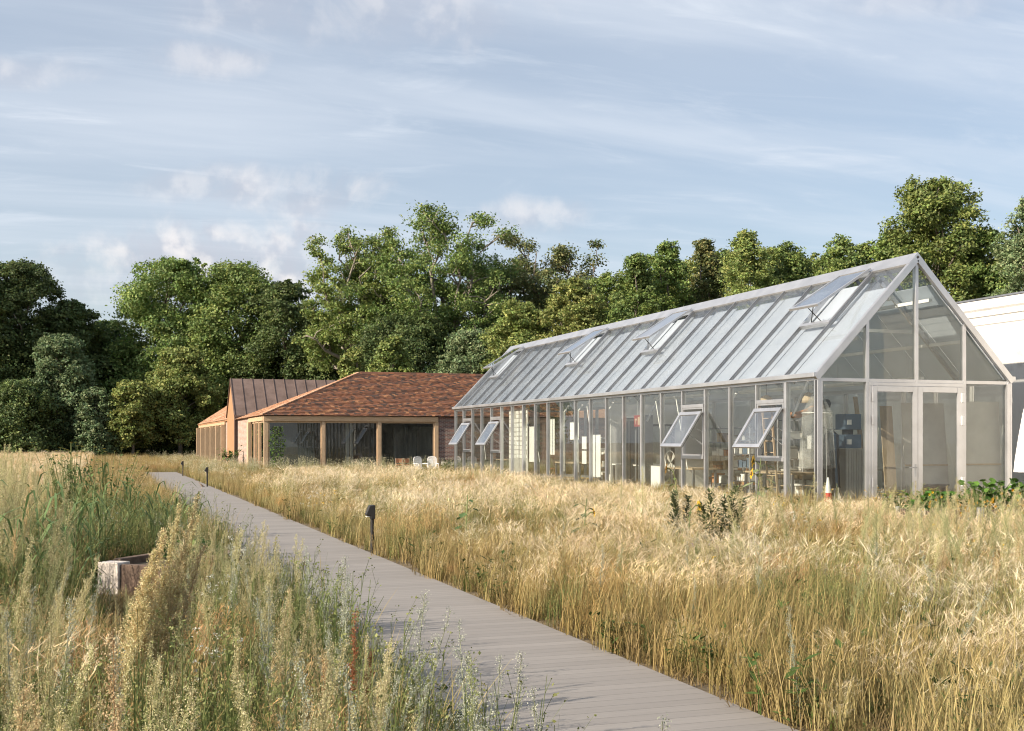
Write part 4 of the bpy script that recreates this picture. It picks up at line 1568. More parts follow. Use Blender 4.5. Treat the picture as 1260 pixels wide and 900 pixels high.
for i in range(3):
    proto('mugwort_tan', mugwort(random.uniform(0.8, 1.1), TAN, (0.40, 0.28, 0.14), 42, (0.22, 0.18, 0.08), 0.085, 0.0085))
for i in range(3):
    proto('sage', mugwort(random.uniform(0.6, 0.85), SILVER, (0.28, 0.29, 0.20), 18, (0.17, 0.20, 0.13), 0.045, 0.006, 0.45))
for i in range(2):
    proto('dock', mugwort(random.uniform(0.7, 0.9), [(0.24, 0.10, 0.05), (0.30, 0.13, 0.06)], (0.24, 0.13, 0.07), 22, (0.13, 0.15, 0.05), 0.06, 0.007))
for i in range(3):
    proto('leafy', leafy(14, 0.18, 0.35, (0.075, 0.115, 0.03)))
for i in range(2):
    proto('green_grass', blades(60, 0.18, 0.16, 0.42, (0.11, 0.16, 0.035), 0.0035, 0.6))
for i in range(3):
    proto('dry_grass', blades(60, 0.20, 0.22, 0.55, (0.36, 0.29, 0.13), 0.0026, 0.5), 'straw')
for i in range(2):
    proto('litter', blades(40, 0.2, 0.05, 0.2, (0.24, 0.18, 0.08), 0.003, 1.4))
for i in range(2):
    proto('umbel_cream', umbel(9, 0.2, 0.6, 0.95, [(0.62, 0.58, 0.42), (0.52, 0.50, 0.34)]))
for i in range(1):
    proto('umbel_white', umbel(5, 0.2, 0.5, 0.85, [(0.70, 0.70, 0.64), (0.6, 0.6, 0.52)], bit=0.007))
proto('daisy', umbel(4, 0.2, 0.4, 0.7, [(0.72, 0.44, 0.03), (0.75, 0.55, 0.06)], r=0.018, nb=12, bit=0.008))
proto('knapweed', umbel(4, 0.2, 0.5, 0.8, [(0.22, 0.10, 0.34), (0.28, 0.14, 0.40)], r=0.018, nb=10))


def hash_noise(x, y, s, seed):
    """smooth value noise in numpy"""
    x, y = x / s, y / s
    xi, yi = np.floor(x).astype(int), np.floor(y).astype(int)
    fx, fy = x - xi, y - yi
    fx, fy = fx * fx * (3 - 2 * fx), fy * fy * (3 - 2 * fy)

    def h(a, b):
        v = np.sin(a * 127.1 + b * 311.7 + seed * 74.7) * 43758.5453
        return v - np.floor(v)
    return (h(xi, yi) * (1 - fx) + h(xi + 1, yi) * fx) * (1 - fy) + (h(xi, yi + 1) * (1 - fx) + h(xi + 1, yi + 1) * fx) * fy


def field(x, y):
    """where plants may stand: not on the path, in a building or in the raised bed"""
    ok = ~((x > PATH0 - 0.05) & (x < PATH1 + 0.11) & (y < PATH_END + 2.0))
    ok &= ~((x < PATH1) & (y > PATH_END - 0.05) & (y < PATH_END + 2.05))
    ok &= ~((x > GX0 - 0.18) & (x < GX1 + 1.2) & (y > GY0 - 0.15) & (y < GY1 + 0.1))
    ok &= ~((x > HX - 0.4) & (x < HX + HW) & (y > HY - 0.3) & (y < TY1 + 0.5))
    ok &= ~((x > WX - 0.2))
    ok &= ~((x > 11.8) & (x < 14.5) & (y > 14.75) & (y < 15.9))
    for (px_, Y_) in ((458, 18.0), (255, 43.5), (225, 56.0)):
        gx_, gy_ = at(px_, Y_)
        ok &= ~((np.abs(x - gx_) < 0.16) & (y > gy_ - 0.55) & (y < gy_ + 0.15))
    bx, by = at(133, 13.0)
    ok &= ~((x > bx - 0.3) & (x < bx + 1.5) & (y > by - 0.75) & (y < by + 1.3))
    return ok


def grid_points(dens, ymin, ymax, margin=1.5):
    """jittered points over the ground the camera can see between two depths"""
    st = 1 / math.sqrt(dens)
    xs = np.arange(-0.52 * ymax - margin, 0.52 * ymax + margin, st)
    ys = np.arange(ymin, ymax, st)
    X, Y = np.meshgrid(xs, ys)
    X = X.ravel() + rng.uniform(-0.5, 0.5, X.size) * st
    Y = Y.ravel() + rng.uniform(-0.5, 0.5, Y.size) * st
    k = np.abs(X) < 0.45 * Y + margin
    X, Y = X[k], Y[k]
    wx, wy = X * CT + Y * ST, -X * ST + Y * CT
    return wx, wy, Y


SC = {}


def scatter(kind, x, y, keep, s0, s1, extra=None):
    k = keep & field(x, y)
    x, y = x[k], y[k]
    n = len(x)
    s = rng.uniform(s0, s1, n)
    if extra is not None:
        s = s * extra[k]
    SC.setdefault(kind, []).append(np.column_stack([x, y, s]))


for (dens, a, b) in ((30, 2.2, 10), (22, 10, 20), (14, 20, 34), (9, 34, 60), (4.5, 60, 84), (2.2, 84, 118)):
    x, y, D = grid_points(dens, a, b)
    n = len(x)
    u = rng.random(n)
    n1, n2, n3 = hash_noise(x, y, 2.6, 1), hash_noise(x, y, 4.5, 5), hash_noise(x, y, 1.3, 9)
    right = x > PATH1
    left = ~right
    edge = np.minimum(1.0, 0.30 + 0.45 * n3 + 0.62 * np.abs(np.where(right, x - PATH1, PATH0 - x)))      # shorter at the path
    near_gh = np.clip((GX0 - x) / 5.0, 0, 1)
    near_gh = np.where(y < GY0 - 0.2, np.clip(np.hypot(np.maximum(GX0 - x, 0), GY0 - y) / 6.0, 0, 1), near_gh)
    hgt = edge * (0.38 + 0.50 * near_gh)
    hgt = np.where((y > 44) & right, hgt * 0.66, hgt) * (0.70 + 0.5 * n2)
    far = D > 34
    # right meadow
    pxx = 630 + F * (x * CT - y * ST) / D
    green_zone = ((n2 > 0.50) & (D < 21)) | (((pxx - 1030) / 130) ** 2 + ((D - 11.5) / 2.6) ** 2 < 0.6 + 0.8 * n3) | (((pxx - 840) / 90) ** 2 + ((D - 13) / 2.0) ** 2 < 0.5 + 0.7 * n3)
    rag = hgt * np.where(n3 > 0.5, 1.08, 0.92)
    scatter('barley', x, y, right & (u < np.where(green_zone, 0.16, 0.34)) & (n1 > 0.28), 0.72, 1.15, rag)
    scatter('barley_pale', x, y, right & (n3 > 0.76) & (u > 0.40) & (u < 0.56), 0.85, 1.2, rag)
    scatter('bent', x, y, right & (u > 0.40) & (u < 0.78) & (n1 < 0.5) & (D > 11), 0.8, 1.15, rag)
    scatter('bent_gold', x, y, right & (u > 0.30) & (u < 0.56) & (n1 >= 0.45), 0.8, 1.1, rag)
    scatter('herb', x, y, right & (u > 0.56) & (u < np.where(green_zone, 1.0, 0.74)), 0.75, 1.25, rag)
    scatter('herb_green', x, y, right & (u > 0.72) & (u < np.where(green_zone, 1.0, 0.87)), 0.85, 1.35, rag)
    zone = (x > 7.5) & (y > 6.5) & (y < 17.5) & (D < 19)
    scatter('mugwort', x, y, right & zone & (u > 0.80) & (u < np.where(n2 > 0.35, 0.93, 0.86)), 0.85, 1.12)
    scatter('mugwort_green', x, y, right & zone & (u > 0.93) & (u < 0.985), 0.8, 1.05)
    zone2 = zone & (pxx > 1055) & (D > 9.5)
    u2 = rng.random(n)
    scatter('mugwort', x, y, right & zone2 & (u2 < 0.20), 0.66, 0.95)
    scatter('mugwort_green', x, y, right & zone2 & (u2 > 0.28) & (u2 < 0.36), 0.66, 0.92)
    scatter('mugwort_tan', x, y, right & zone2 & (u2 > 0.36) & (u2 < 0.40), 0.7, 0.95)
    scatter('mugwort_tan', x, y, right & zone & (u > 0.80) & (u < 0.82), 0.7, 1.0)
    scatter('mugwort_green', x, y, right & ~zone & (D < 30) & (x > PATH1 + 0.6) & (u > 0.85) & (u < 0.88), 0.55, 0.85)
    scatter('sage', x, y, right & (D < 16) & (u > 0.87) & (u < 0.89), 0.7, 1.1)
    scatter('leafy', x, y, right & (D < 27) & (u > 0.40) & (u < 0.49), 0.8, 1.35)
    scatter('dry_grass', x, y, right & (u < 0.5), 0.8, 1.3)
    scatter('umbel_cream', x, y, right & (y > 50) & (u > 0.80) & (u < 0.97), 0.75, 1.1)
    scatter('umbel_white', x, y, right & (u > 0.975) & (u < 0.982), 0.6, 0.9)
    scatter('daisy', x, y, right & (u > 0.990) & (u < 0.995), 0.8, 1.1)
    scatter('knapweed', x, y, right & (D < 14) & (x > 6) & (u > 0.995), 0.8, 1.1)
    lodg = hash_noise(x, y, 1.9, 21)
    scatter('barley_pale', x, y, right & (lodg > 0.66) & (x > PATH1 + 0.7) & (D < 24) & (rng.random(n) < 0.30), 0.9, 1.25, rag)
    lowedge = np.where((x > PATH0 - 2.4) & (D > 11), 0.55, 1.0)
    # left side: tall weeds near, grasses farther
    nl = left & (D < 24)
    tall = np.clip(np.where(D < 9, 0.76, 0.70) + (PATH0 - x) / 9.0, 0.66, 1.10)
    pxx = 630 + F * (x * CT - y * ST) / D
    tall = np.where(D > 9.5, tall * 1.18, tall)
    wedge = (pxx > 104) & (pxx < 218) & (D > 5) & (D < 13.2)
    tall = np.where(wedge, np.minimum(tall, np.maximum(0.10, (1.66 - 0.1166 * D) / 1.15)), tall)
    short = np.where(wedge & (D > 8), 0.45, 1.0)
    A = n2
    thin = (D > 10) | (hash_noise(x, y, 0.8, 33) > 0.36)
    u3 = rng.random(n)
    vary = tall * rng.uniform(0.62, 1.06, n) * lowedge
    scatter('mugwort', x, y, nl & thin & (x < PATH0 - 0.40) & (u < np.where(A > 0.42, 0.38, 0.18)), 0.75, 1.12, vary)
    scatter('bent_gold', x, y, nl & (D < 13.2) & (u3 < 0.045) & (x < PATH0 - 0.3), 0.75, 1.0, np.where(wedge, tall, 1.0))
    scatter('bent', x, y, nl & (D < 13.2) & (u3 > 0.16) & (u3 < 0.175) & (x < PATH0 - 0.3), 0.75, 1.0, np.where(wedge, tall, 1.0))
    scatter('barley', x, y, nl & (D < 13.2) & (u3 > 0.22) & (u3 < 0.235) & (x < PATH0 - 0.6), 0.7, 1.0, np.where(wedge, tall, 1.0))
    lz = (hash_noise(x, y, 1.1, 41) > 0.44)
    scatter('leafy', x, y, nl & lz & (D > 4.5) & (u3 > 0.30) & (u3 < 0.58), 0.8, 1.25, short)
    scatter('herb_green', x, y, nl & lz & (u3 > 0.58) & (u3 < 0.86), 0.9, 1.5, np.where(wedge, tall, 1.0))
    scatter('mugwort_tan', x, y, nl & thin & (x < PATH0 - 0.40) & (u > 0.42) & (u < np.where(A < 0.6, 0.54, 0.45)), 0.75, 1.15, vary)
    scatter('mugwort_green', x, y, nl & (x < PATH0 - 0.3) & (u > 0.56) & (u < 0.66), 0.8, 1.15, vary)
    scatter('sage', x, y, nl & (u > 0.70) & (u < np.where(x > PATH0 - 1.1, 0.90, 0.725)), 0.95, 1.35, short * np.where(D > 9, 0.7, 1.0))
    scatter('herb_green', x, y, nl & (u > 0.20) & (u < 0.36), 0.8, 1.2, tall)
    scatter('herb', x, y, nl & (u > 0.72) & (u < 0.80), 0.8, 1.2, tall)
    scatter('leafy', x, y, nl & (D > 4.5) & (u > 0.76) & (u < 0.89), 0.7, 1.15, short)
    scatter('dock', x, y, nl & (u > 0.87) & (u < np.where(n3 > 0.6, 0.90, 0.873)), 0.7, 1.0, tall)
    scatter('bent_gold', x, y, nl & (D > 13.2) & (u > 0.80), 0.95, 1.35, lowedge)
    scatter('bent', x, y, nl & (D > 15) & (u > 0.94), 0.95, 1.35, lowedge)
    scatter('mugwort', x, y, nl & (D > 9.5) & (u > 0.36) & (u < 0.60), 0.85, 1.15, tall * lowedge)
    scatter('green_grass', x, y, nl & (u > 0.88) & (u < 0.96), 0.9, 1.5, short)
    scatter('dry_grass', x, y, nl & (u > 0.3) & (u < 0.55), 0.9, 1.4, short)
    scatter('umbel_white', x, y, nl & (u > 0.945) & (u < 0.955), 0.6, 0.9)
    scatter('daisy', x, y, nl & (u > 0.990) & (u < 0.994), 0.8, 1.1)
    fl = left & (D >= 24)
    scatter('bent', x, y, fl & (u < 0.35), 0.9, 1.2, lowedge)
    scatter('bent_gold', x, y, fl & (u > 0.35) & (u < 0.75), 0.9, 1.2, lowedge)
    scatter('barley', x, y, fl & (u > 0.75), 0.85, 1.1, lowedge)
    scatter('dry_grass', x, y, fl & (u < 0.5), 1.0, 1.5)
    # low growth along both edges of the path
    ed = (np.abs(x - PATH1 - 0.12) < 0.14) | (np.abs(x - PATH0 + 0.12) < 0.14)
    scatter('litter', x, y, ed, 0.5, 1.0)
    scatter('green_grass', x, y, ed & (u < 0.35), 0.3, 0.6)
    scatter('leafy', x, y, ed & (u > 0.8), 0.3, 0.55)
    scatter('litter', x, y, (D < 34) & (u < 0.6), 0.8, 1.4)


def scattered(name, kinds, label, cat):
    rows, idx = [], []
    for kd in kinds:
        if kd not in SC:
            continue
        r = np.concatenate(SC[kd])
        rows.append(r)
        idx.append(np.array(INDEX[kd])[rng.integers(0, len(INDEX[kd]), len(r))])
    r, idx = np.concatenate(rows), np.concatenate(idx)
    n = len(r)
    me = bpy.data.meshes.new(name)
    me.vertices.add(n)
    me.vertices.foreach_set('co', np.column_stack([r[:, 0], r[:, 1], np.zeros(n)]).astype(np.float32).ravel())
    at_s = me.attributes.new('scl', 'FLOAT', 'POINT')
    at_s.data.foreach_set('value', r[:, 2].astype(np.float32))
    at_i = me.attributes.new('pick', 'INT', 'POINT')
    at_i.data.foreach_set('value', idx.astype(np.int32))
    rot = np.zeros((n, 3), dtype=np.float32)
    rot[:, 2] = rng.normal(0.3, 1.1, n)
    rot[:, 0] = rng.normal(0, 0.06, n)
    rot[:, 1] = rng.normal(0.03, 0.06, n)
    lodged = hash_noise(r[:, 0], r[:, 1], 1.9, 21)
    k = (lodged > 0.66) & (r[:, 0] > PATH1 + 0.7)
    rot[k, 2] = rng.normal(0.25, 0.35, k.sum())
    rot[k, 1] += ((lodged[k] - 0.66) * 2.1 + rng.uniform(0, 0.12, k.sum()))
    at_r = me.attributes.new('turn', 'FLOAT_VECTOR', 'POINT')
    at_r.data.foreach_set('vector', rot.ravel())
    me.update()
    o = bpy.data.objects.new(name, me)
    COL.objects.link(o)
    md = o.modifiers.new('scatter', 'NODES')
    g = bpy.data.node_groups.new(name, 'GeometryNodeTree')
    g.interface.new_socket('Geometry', in_out='INPUT', socket_type='NodeSocketGeometry')
    g.interface.new_socket('Geometry', in_out='OUTPUT', socket_type='NodeSocketGeometry')
    N, L = g.nodes, g.links
    gi, go = N.new('NodeGroupInput'), N.new('NodeGroupOutput')
    ci = N.new('GeometryNodeCollectionInfo')
    ci.inputs['Collection'].default_value = PROTO
    ci.inputs['Separate Children'].default_value = True
    ci.inputs['Reset Children'].default_value = True
    ip = N.new('GeometryNodeInstanceOnPoints')

    def attr(nm, ty):
        a = N.new('GeometryNodeInputNamedAttribute')
        a.data_type = ty
        a.inputs['Name'].default_value = nm
        return a.outputs['Attribute']
    L.new(gi.outputs[0], ip.inputs['Points'])
    L.new(ci.outputs[0], ip.inputs['Instance'])
    ip.inputs['Pick Instance'].default_value = True
    L.new(attr('pick', 'INT'), ip.inputs['Instance Index'])
    L.new(attr('turn', 'FLOAT_VECTOR'), ip.inputs['Rotation'])
    L.new(attr('scl', 'FLOAT'), ip.inputs['Scale'])
    L.new(ip.outputs[0], go.inputs[0])
    md.node_group = g
    tag(o, label, cat, None, 'stuff')
    print(name, n)
    return o


scattered('meadow_grass', ['barley', 'barley_short', 'barley_pale', 'bent', 'bent_gold', 'dry_grass'], 'golden dry meadow grass with nodding pale ears', 'grass')
scattered('wild_herbs', ['herb', 'herb_green', 'leafy', 'sage', 'umbel_cream', 'umbel_white', 'daisy', 'knapweed'], 'green and grey wild herbs growing among the grasses', 'herbs')
scattered('tall_weeds', ['mugwort', 'mugwort_green', 'mugwort_tan', 'dock'], 'tall cream plumed weeds left of the path and by the planter', 'weeds')
scattered('ground_cover', ['green_grass', 'litter'], 'short green blades and straw litter along the path edges', 'ground cover')
#@@PART3
# ================================================================== SMALL THINGS OUTDOORS
def bollard(px, py_base, label):
    Y = F * (EYE - 0.03) / (py_base - 543)
    x, y = at(px, Y)
    t = thing('bollard_light', (x, y, 0), label, 'bollard light', 'bollard lights along the path')
    put('pole', MB().tube([(x, y, -0.05), (x, y, 0.5), (x, y, 0.70)], [0.028, 0.028, 0.028], 12), M['dark_metal'], t, smooth=False)
    h = MB().prism([(x - 0.10, 0.585), (x - 0.10, 0.61), (x - 0.05, 0.735), (x + 0.036, 0.745), (x + 0.036, 0.53), (x - 0.03, 0.53), (x - 0.035, 0.575)], 'y', y - 0.055, y + 0.055)
    put('lamp_head', h, M['dark_metal'], t, bevel=0.012)
    put('lens', MB().box(x - 0.095, x - 0.04, y - 0.04, y + 0.04, 0.566, 0.573), M['white'], t)
    return t


bollard(458, 680, 'nearest dark bollard light with angled head, standing alone in tall golden grass')
bollard(255, 599, 'middle dark bollard light at the far right edge of the path, before the timber house')
bollard(225, 586, 'farthest and smallest dark bollard light where the path ends')

# bird
x, y = at(248, 41.0)
bd = MB()
ring = [(-0.13, 0.075, 0.012, 0.006), (-0.08, 0.095, 0.020, 0.013), (-0.035, 0.115, 0.036, 0.036), (0.0, 0.135, 0.044, 0.047), (0.035, 0.155, 0.042, 0.046), (0.058, 0.182, 0.030, 0.032),
        (0.068, 0.205, 0.024, 0.024), (0.078, 0.222, 0.023, 0.022), (0.094, 0.226, 0.014, 0.013), (0.106, 0.225, 0.005, 0.005), (0.122, 0.223, 0.0015, 0.0015)]
vs, fs = [], []
for (dx, z, ry, rz_) in ring:
    for k in range(10):
        a = 2 * PI * k / 10
        vs.append((x - dx * 0.9, y + math.cos(a) * ry + dx * 0.3, 0.03 + z + math.sin(a) * rz_))
for i in range(len(ring) - 1):
    for k in range(10):
        fs.append((i * 10 + k, i * 10 + (k + 1) % 10, (i + 1) * 10 + (k + 1) % 10, (i + 1) * 10 + k))
fs += [tuple(range(9, -1, -1)), tuple(range((len(ring) - 1) * 10, len(ring) * 10))]
bd.add(vs, fs)
bird = tag(put('bird', bd, M['feather'], None, (x, y, 0.03), smooth=True), 'small brown thrush like bird standing on the concrete path', 'bird')
lg = MB()
for q in (-0.018, 0.018):
    lg.tube([(x - 0.005, y + q, 0.031), (x - 0.0, y + q, 0.075), (x + 0.006, y + q, 0.125)], 0.0045, 6)
    for dd in (-0.02, 0.0, 0.02):
        lg.tube([(x - 0.005, y + q, 0.034), (x - 0.034, y + q + dd, 0.033)], 0.0028, 5)
put('legs', lg, M['plywood'], bird)
wg = MB()
for q in (-1, 1):
    wg.add([(x - 0.035, y + q * 0.046 + 0.012, 0.195), (x + 0.03, y + q * 0.050 - 0.005, 0.17), (x + 0.11, y + q * 0.020 - 0.035, 0.112), (x + 0.03, y + q * 0.046 - 0.01, 0.125)], [(0, 1, 2, 3)])
put('wings', wg, M['old_wood_dark'], bird)


# ---- chairs in front of the brick house
def white_chair(px, Y, rot, label):
    x, y = at(px, Y)
    t = thing('garden_chair', (x, y, 0), label, 'chair', 'chairs outside the brick house')
    t.rotation_euler = (0, 0, rot)
    seat = MB().box(-0.24, 0.24, -0.22, 0.24, 0.41, 0.445)
    bk = MB()
    outline = [(-0.19, 0.45), (-0.205, 0.86), (-0.16, 0.935), (0, 0.965), (0.16, 0.935), (0.205, 0.86), (0.19, 0.45)]
    # a pierced back: frame bars and a lattice
    for (a, b) in zip(outline[:-1], outline[1:]):
        bk.beam((a[0], -0.24 - (a[1] - 0.45) * 0.12, a[1]), (b[0], -0.24 - (b[1] - 0.45) * 0.12, b[1]), 0.045, 0.03, (0, 1, 0.1))
    for i in range(6):
        u = -0.15 + i * 0.06
        bk.beam((u, -0.24, 0.46), (u * 0.95, -0.30, 0.93), 0.040, 0.016, (0, 1, 0.1))
    for z in (0.56, 0.70, 0.82):
        bk.beam((-0.19, -0.248 - (z - 0.45) * 0.12, z), (0.19, -0.248 - (z - 0.45) * 0.12, z), 0.03, 0.02, (0, 1, 0.1))
    parts = [('seat', seat), ('backrest', bk)]
    for sx in (-1, 1):
        for sy in (-1, 1):
            parts.append(('leg', MB().tube([(sx * 0.21, sy * 0.2, 0.41), (sx * 0.235, sy * 0.245, 0)], [0.024, 0.018], 8)))
        parts.append(('armrest', MB().beam((sx * 0.25, -0.25, 0.64), (sx * 0.25, 0.2, 0.63), 0.05, 0.025).beam((sx * 0.25, 0.19, 0.62), (sx * 0.235, 0.2, 0.41), 0.03, 0.03, (1, 0, 0))))
    for nm, mb in parts:
        me = mb.mesh(nm)
        me.materials.append(M['white'])
        o = bpy.data.objects.new(nm, me)
        COL.objects.link(o)
        o.parent = t


white_chair(518, 55.5, PI + 0.35, 'white garden chair with pierced back, left one of the white pair')
white_chair(532.5, 55.8, PI - 0.15, 'white garden chair with pierced back, right one beside the greenhouse end')


def wood_chair(px, Y, rot, label):
    x, y = at(px, Y)
    t = thing('wooden_chair', (x, y, 0), label, 'chair', 'wooden chairs outside the brick house')
    t.rotation_euler = (0, 0, rot)
    parts = [('seat', MB().box(-0.21, 0.21, -0.2, 0.2, 0.43, 0.46)),
             ('backrest', MB().box(-0.20, 0.20, -0.23, -0.205, 0.66, 0.86).box(-0.20, 0.20, -0.228, -0.206, 0.54, 0.60))]
    for sx in (-1, 1):
        parts.append(('leg', MB().beam((sx * 0.19, -0.18, 0), (sx * 0.19, -0.202, 0.88), 0.035, 0.035, (0, 1, 0))))
        parts.append(('leg', MB().beam((sx * 0.19, 0.18, 0), (sx * 0.19, 0.18, 0.43), 0.035, 0.035, (0, 1, 0))))
    for nm, mb in parts:
        me = mb.mesh(nm)
        me.materials.append(M['orange' if nm != 'leg' else 'plywood'])
        o = bpy.data.objects.new(nm, me)
        COL.objects.link(o)
        o.parent = t


wood_chair(493, 56.5, PI, 'orange wooden chair farther left, under the tiled house windows')
wood_chair(502, 56.2, PI + 0.3, 'orange wooden chair next to the white chairs')
# plinth bench against the brick
x, y = HX + 9.3, HY - 0.75
t = thing('bench', (x, y, 0), 'low grey bench with dark top against the brown brick wall', 'bench')
put('base', MB().box(x, x + 4.2, y, y + 0.6, 0, 0.62), M['grey_wall'], t)
put('bench_top', MB().box(x - 0.03, x + 4.23, y - 0.03, y + 0.63, 0.622, 0.72), M['black'], t)


def leafplant(name, label, cat, x, y, build, mat='veg', base_z=0.0, group=None):
    """a single plant: stems as one part, leaves as another, flower heads each their own"""
    t = thing(name, (x, y, base_z), label, cat, group)
    for nm, mb, mt in build():
        me = mb.mesh(nm)
        me.materials.append(M[mt])
        o = bpy.data.objects.new(nm, me)
        COL.objects.link(o)
        o.parent = t
    return t


def climber():
    st, lv = MB(), MB()
    for k in range(4):
        p = [(0.1 * k - 0.15 + random.gauss(0, 0.02), random.gauss(0, 0.02), z) for z in np.linspace(0, 2.45 - 0.2 * (k % 2), 7)]
        st.tube(p, 0.008, 5, (0.12, 0.13, 0.05))
        for i in range(130):
            z = random.uniform(0.05, 2.45)
            w = 0.34 - 0.06 * math.sin(z * 3)
            b = Vector((random.uniform(-w, w), random.uniform(-0.12, 0.12), z))
            lv.leaf(b, (random.gauss(0, 1), random.gauss(-0.6, 0.6), random.gauss(-0.2, 0.5)), (0, -0.6, 1), random.uniform(0.07, 0.13), random.uniform(0.05, 0.10), gj(random.choice([(0.10, 0.18, 0.04), (0.14, 0.22, 0.05), (0.08, 0.14, 0.035)])))
    return [('stems', st, 'veg'), ('leaves', lv, 'veg')]


leafplant('climbing_plant', 'green climbing plant on the left front window of the tiled house', 'plant', HX + 0.62, HY - 0.25, climber)


def bush(h, w, tones, L=0.12, n=220):
    def f():
        st, lv = MB(), MB()
        for k in range(9):
            a = random.uniform(0, 2 * PI)
            e = (math.cos(a) * w * random.uniform(0.3, 0.9), math.sin(a) * w * random.uniform(0.3, 0.9), h * random.uniform(0.6, 1))
            p = [(0, 0, 0), (e[0] * 0.4, e[1] * 0.4, e[2] * 0.6), e]
            st.tube(p, [0.012, 0.009, 0.004], 5, (0.14, 0.14, 0.06))
            for i in range(n // 9):
                t = random.uniform(0.35, 1.0)
                b = Vector(p[1]).lerp(Vector(p[2]), max(0, (t - 0.4) / 0.6)) + Vector((random.gauss(0, w * 0.16), random.gauss(0, w * 0.16), random.gauss(0, h * 0.07)))
                b.z = max(0.04, b.z)
                lv.leaf(b, (random.gauss(0, 1), random.gauss(0, 1), random.gauss(0.1, 0.5)), (0, 0, 1), L * random.uniform(0.6, 1.4), L * 0.55, gj(random.choice(tones), 0.25))
        return [('stems', st, 'veg'), ('leaves', lv, 'veg')]
    return f


GREENS = [(0.08, 0.13, 0.035), (0.11, 0.17, 0.045), (0.06, 0.10, 0.03), (0.15, 0.20, 0.06)]
x, y = at(283, 68.5)
leafplant('garden_bush', 'leafy green bush against the brown metal corner of the house', 'bush', x, y, bush(1.5, 0.75, GREENS, 0.22, 260))
x, y = at(549, 55)
leafplant('garden_bush', 'low green bush in front of the grey bench by the greenhouse end', 'bush', x, y, bush(0.75, 0.5, GREENS, 0.14, 160))


# ---- sunflowers and other single plants of the meadow
def sunflower(h, lean, heads, nl=9, leafL=0.17, az=0.3, leafc=(0.12, 0.16, 0.06)):
    """heads: (height share, azimuth, radius)"""
    def f():
        out = []
        st, lv = MB(), MB()
        p = stem_path(0, 0, h, az, lean, 6)
        st.tube(p, [0.013, 0.012, 0.012, 0.011, 0.010, 0.008, 0.007], 6, (0.24, 0.28, 0.12))
        for j in range(nl):
            t = 0.25 + 0.70 * j / nl
            k = min(5, int(t * 6))
            b = Vector(p[k]).lerp(Vector(p[k + 1]), t * 6 - k)
            a2 = j * 2.4 + random.uniform(-0.3, 0.3)
            e = b + Vector((math.cos(a2) * 0.08, math.sin(a2) * 0.08, 0.045))
            st.tube([b, e], [0.005, 0.004], 5, (0.24, 0.28, 0.12))
            L = leafL * random.uniform(0.75, 1.2) * (1.1 - 0.4 * t)
            c = gj(leafc, 0.2)
            lv.leaf(e, (math.cos(a2), math.sin(a2), -0.35), (0, 0, 1), L, L * 0.72, c, 0.1)
        out += [('stem', st, 'veg'), ('leaves', lv, 'veg')]
        for (ht, a3, r) in heads:
            k = min(5, int(ht * 6))
            b = Vector(p[k]).lerp(Vector(p[k + 1]), min(1, ht * 6 - k))
            n = Vector((math.cos(a3), math.sin(a3), 0.15)).normalized()
            c = b + n * 0.12 + Vector((0, 0, 0.05))
            fl = MB()
            fl.tube([b, b.lerp(c, 0.6) + Vector((0, 0, 0.03)), c - n * 0.01], [0.007, 0.007, 0.012], 6, (0.2, 0.25, 0.1))
            fl.tube([c - n * 0.012, c, c + n * 0.014], [r * 0.25, r * 0.42, r * 0.34], 12, (0.13, 0.075, 0.03))
            u = n.cross(Vector((0, 0, 1))).normalized()
            v = u.cross(n)
            for ringi in range(2):
                for q in range(15):
                    a = 2 * PI * (q + 0.5 * ringi) / 15
                    d = u * math.cos(a) + v * math.sin(a)
                    fl.leaf(c + d * r * 0.36, d + n * random.uniform(-0.1, 0.25), n, r * random.uniform(0.55, 0.72), r * 0.24, gj((0.80, 0.50, 0.03), 0.12))
            out.append(('flower_head', fl, 'veg'))
        return out
    return f


def plant_at(px, Y, fn, name, label, cat, group=None):
    x, y = at(px, Y)
    return leafplant(name, label, cat, x, y, fn, group=group)


SG = 'single flowering plants in the meadow'
plant_at(930, 19.0, sunflower(1.42, 0.10, [(0.92, PI - 0.75, 0.11), (0.78, PI - 0.3, 0.095)], 14, 0.27, 0.4, (0.22, 0.26, 0.13)), 'sunflower', 'tallest sunflower with two yellow heads turned left, below the near awning window', 'sunflower', SG)
plant_at(838, 19.5, sunflower(1.22, 0.12, [(0.97, PI - 0.5, 0.095)], 8, 0.13, PI), 'sunflower', 'sunflower with a single hanging yellow head below the middle awning window', 'sunflower', SG)
plant_at(846, 15.5, sunflower(0.85, 0.06, [(0.92, -0.2, 0.08)], 8, 0.11, 0), 'sunflower', 'short sunflower with yellow head facing the viewer, left of the dark leafy stems', 'sunflower', SG)
plant_at(718, 16.0, sunflower(0.92, 0.05, [(0.72, -0.3, 0.07)], 10, 0.17, 0, (0.09, 0.13, 0.05)), 'sunflower', 'sunflower with dark leaves above its one drooping pale head, middle of the golden meadow', 'sunflower', SG)
plant_at(573, 16.5, sunflower(0.95, 0.03, [], 11, 0.17, 0, (0.09, 0.14, 0.055)), 'sunflower', 'budless sunflower stem with paired green leaves, right of the bollard light', 'sunflower', SG)


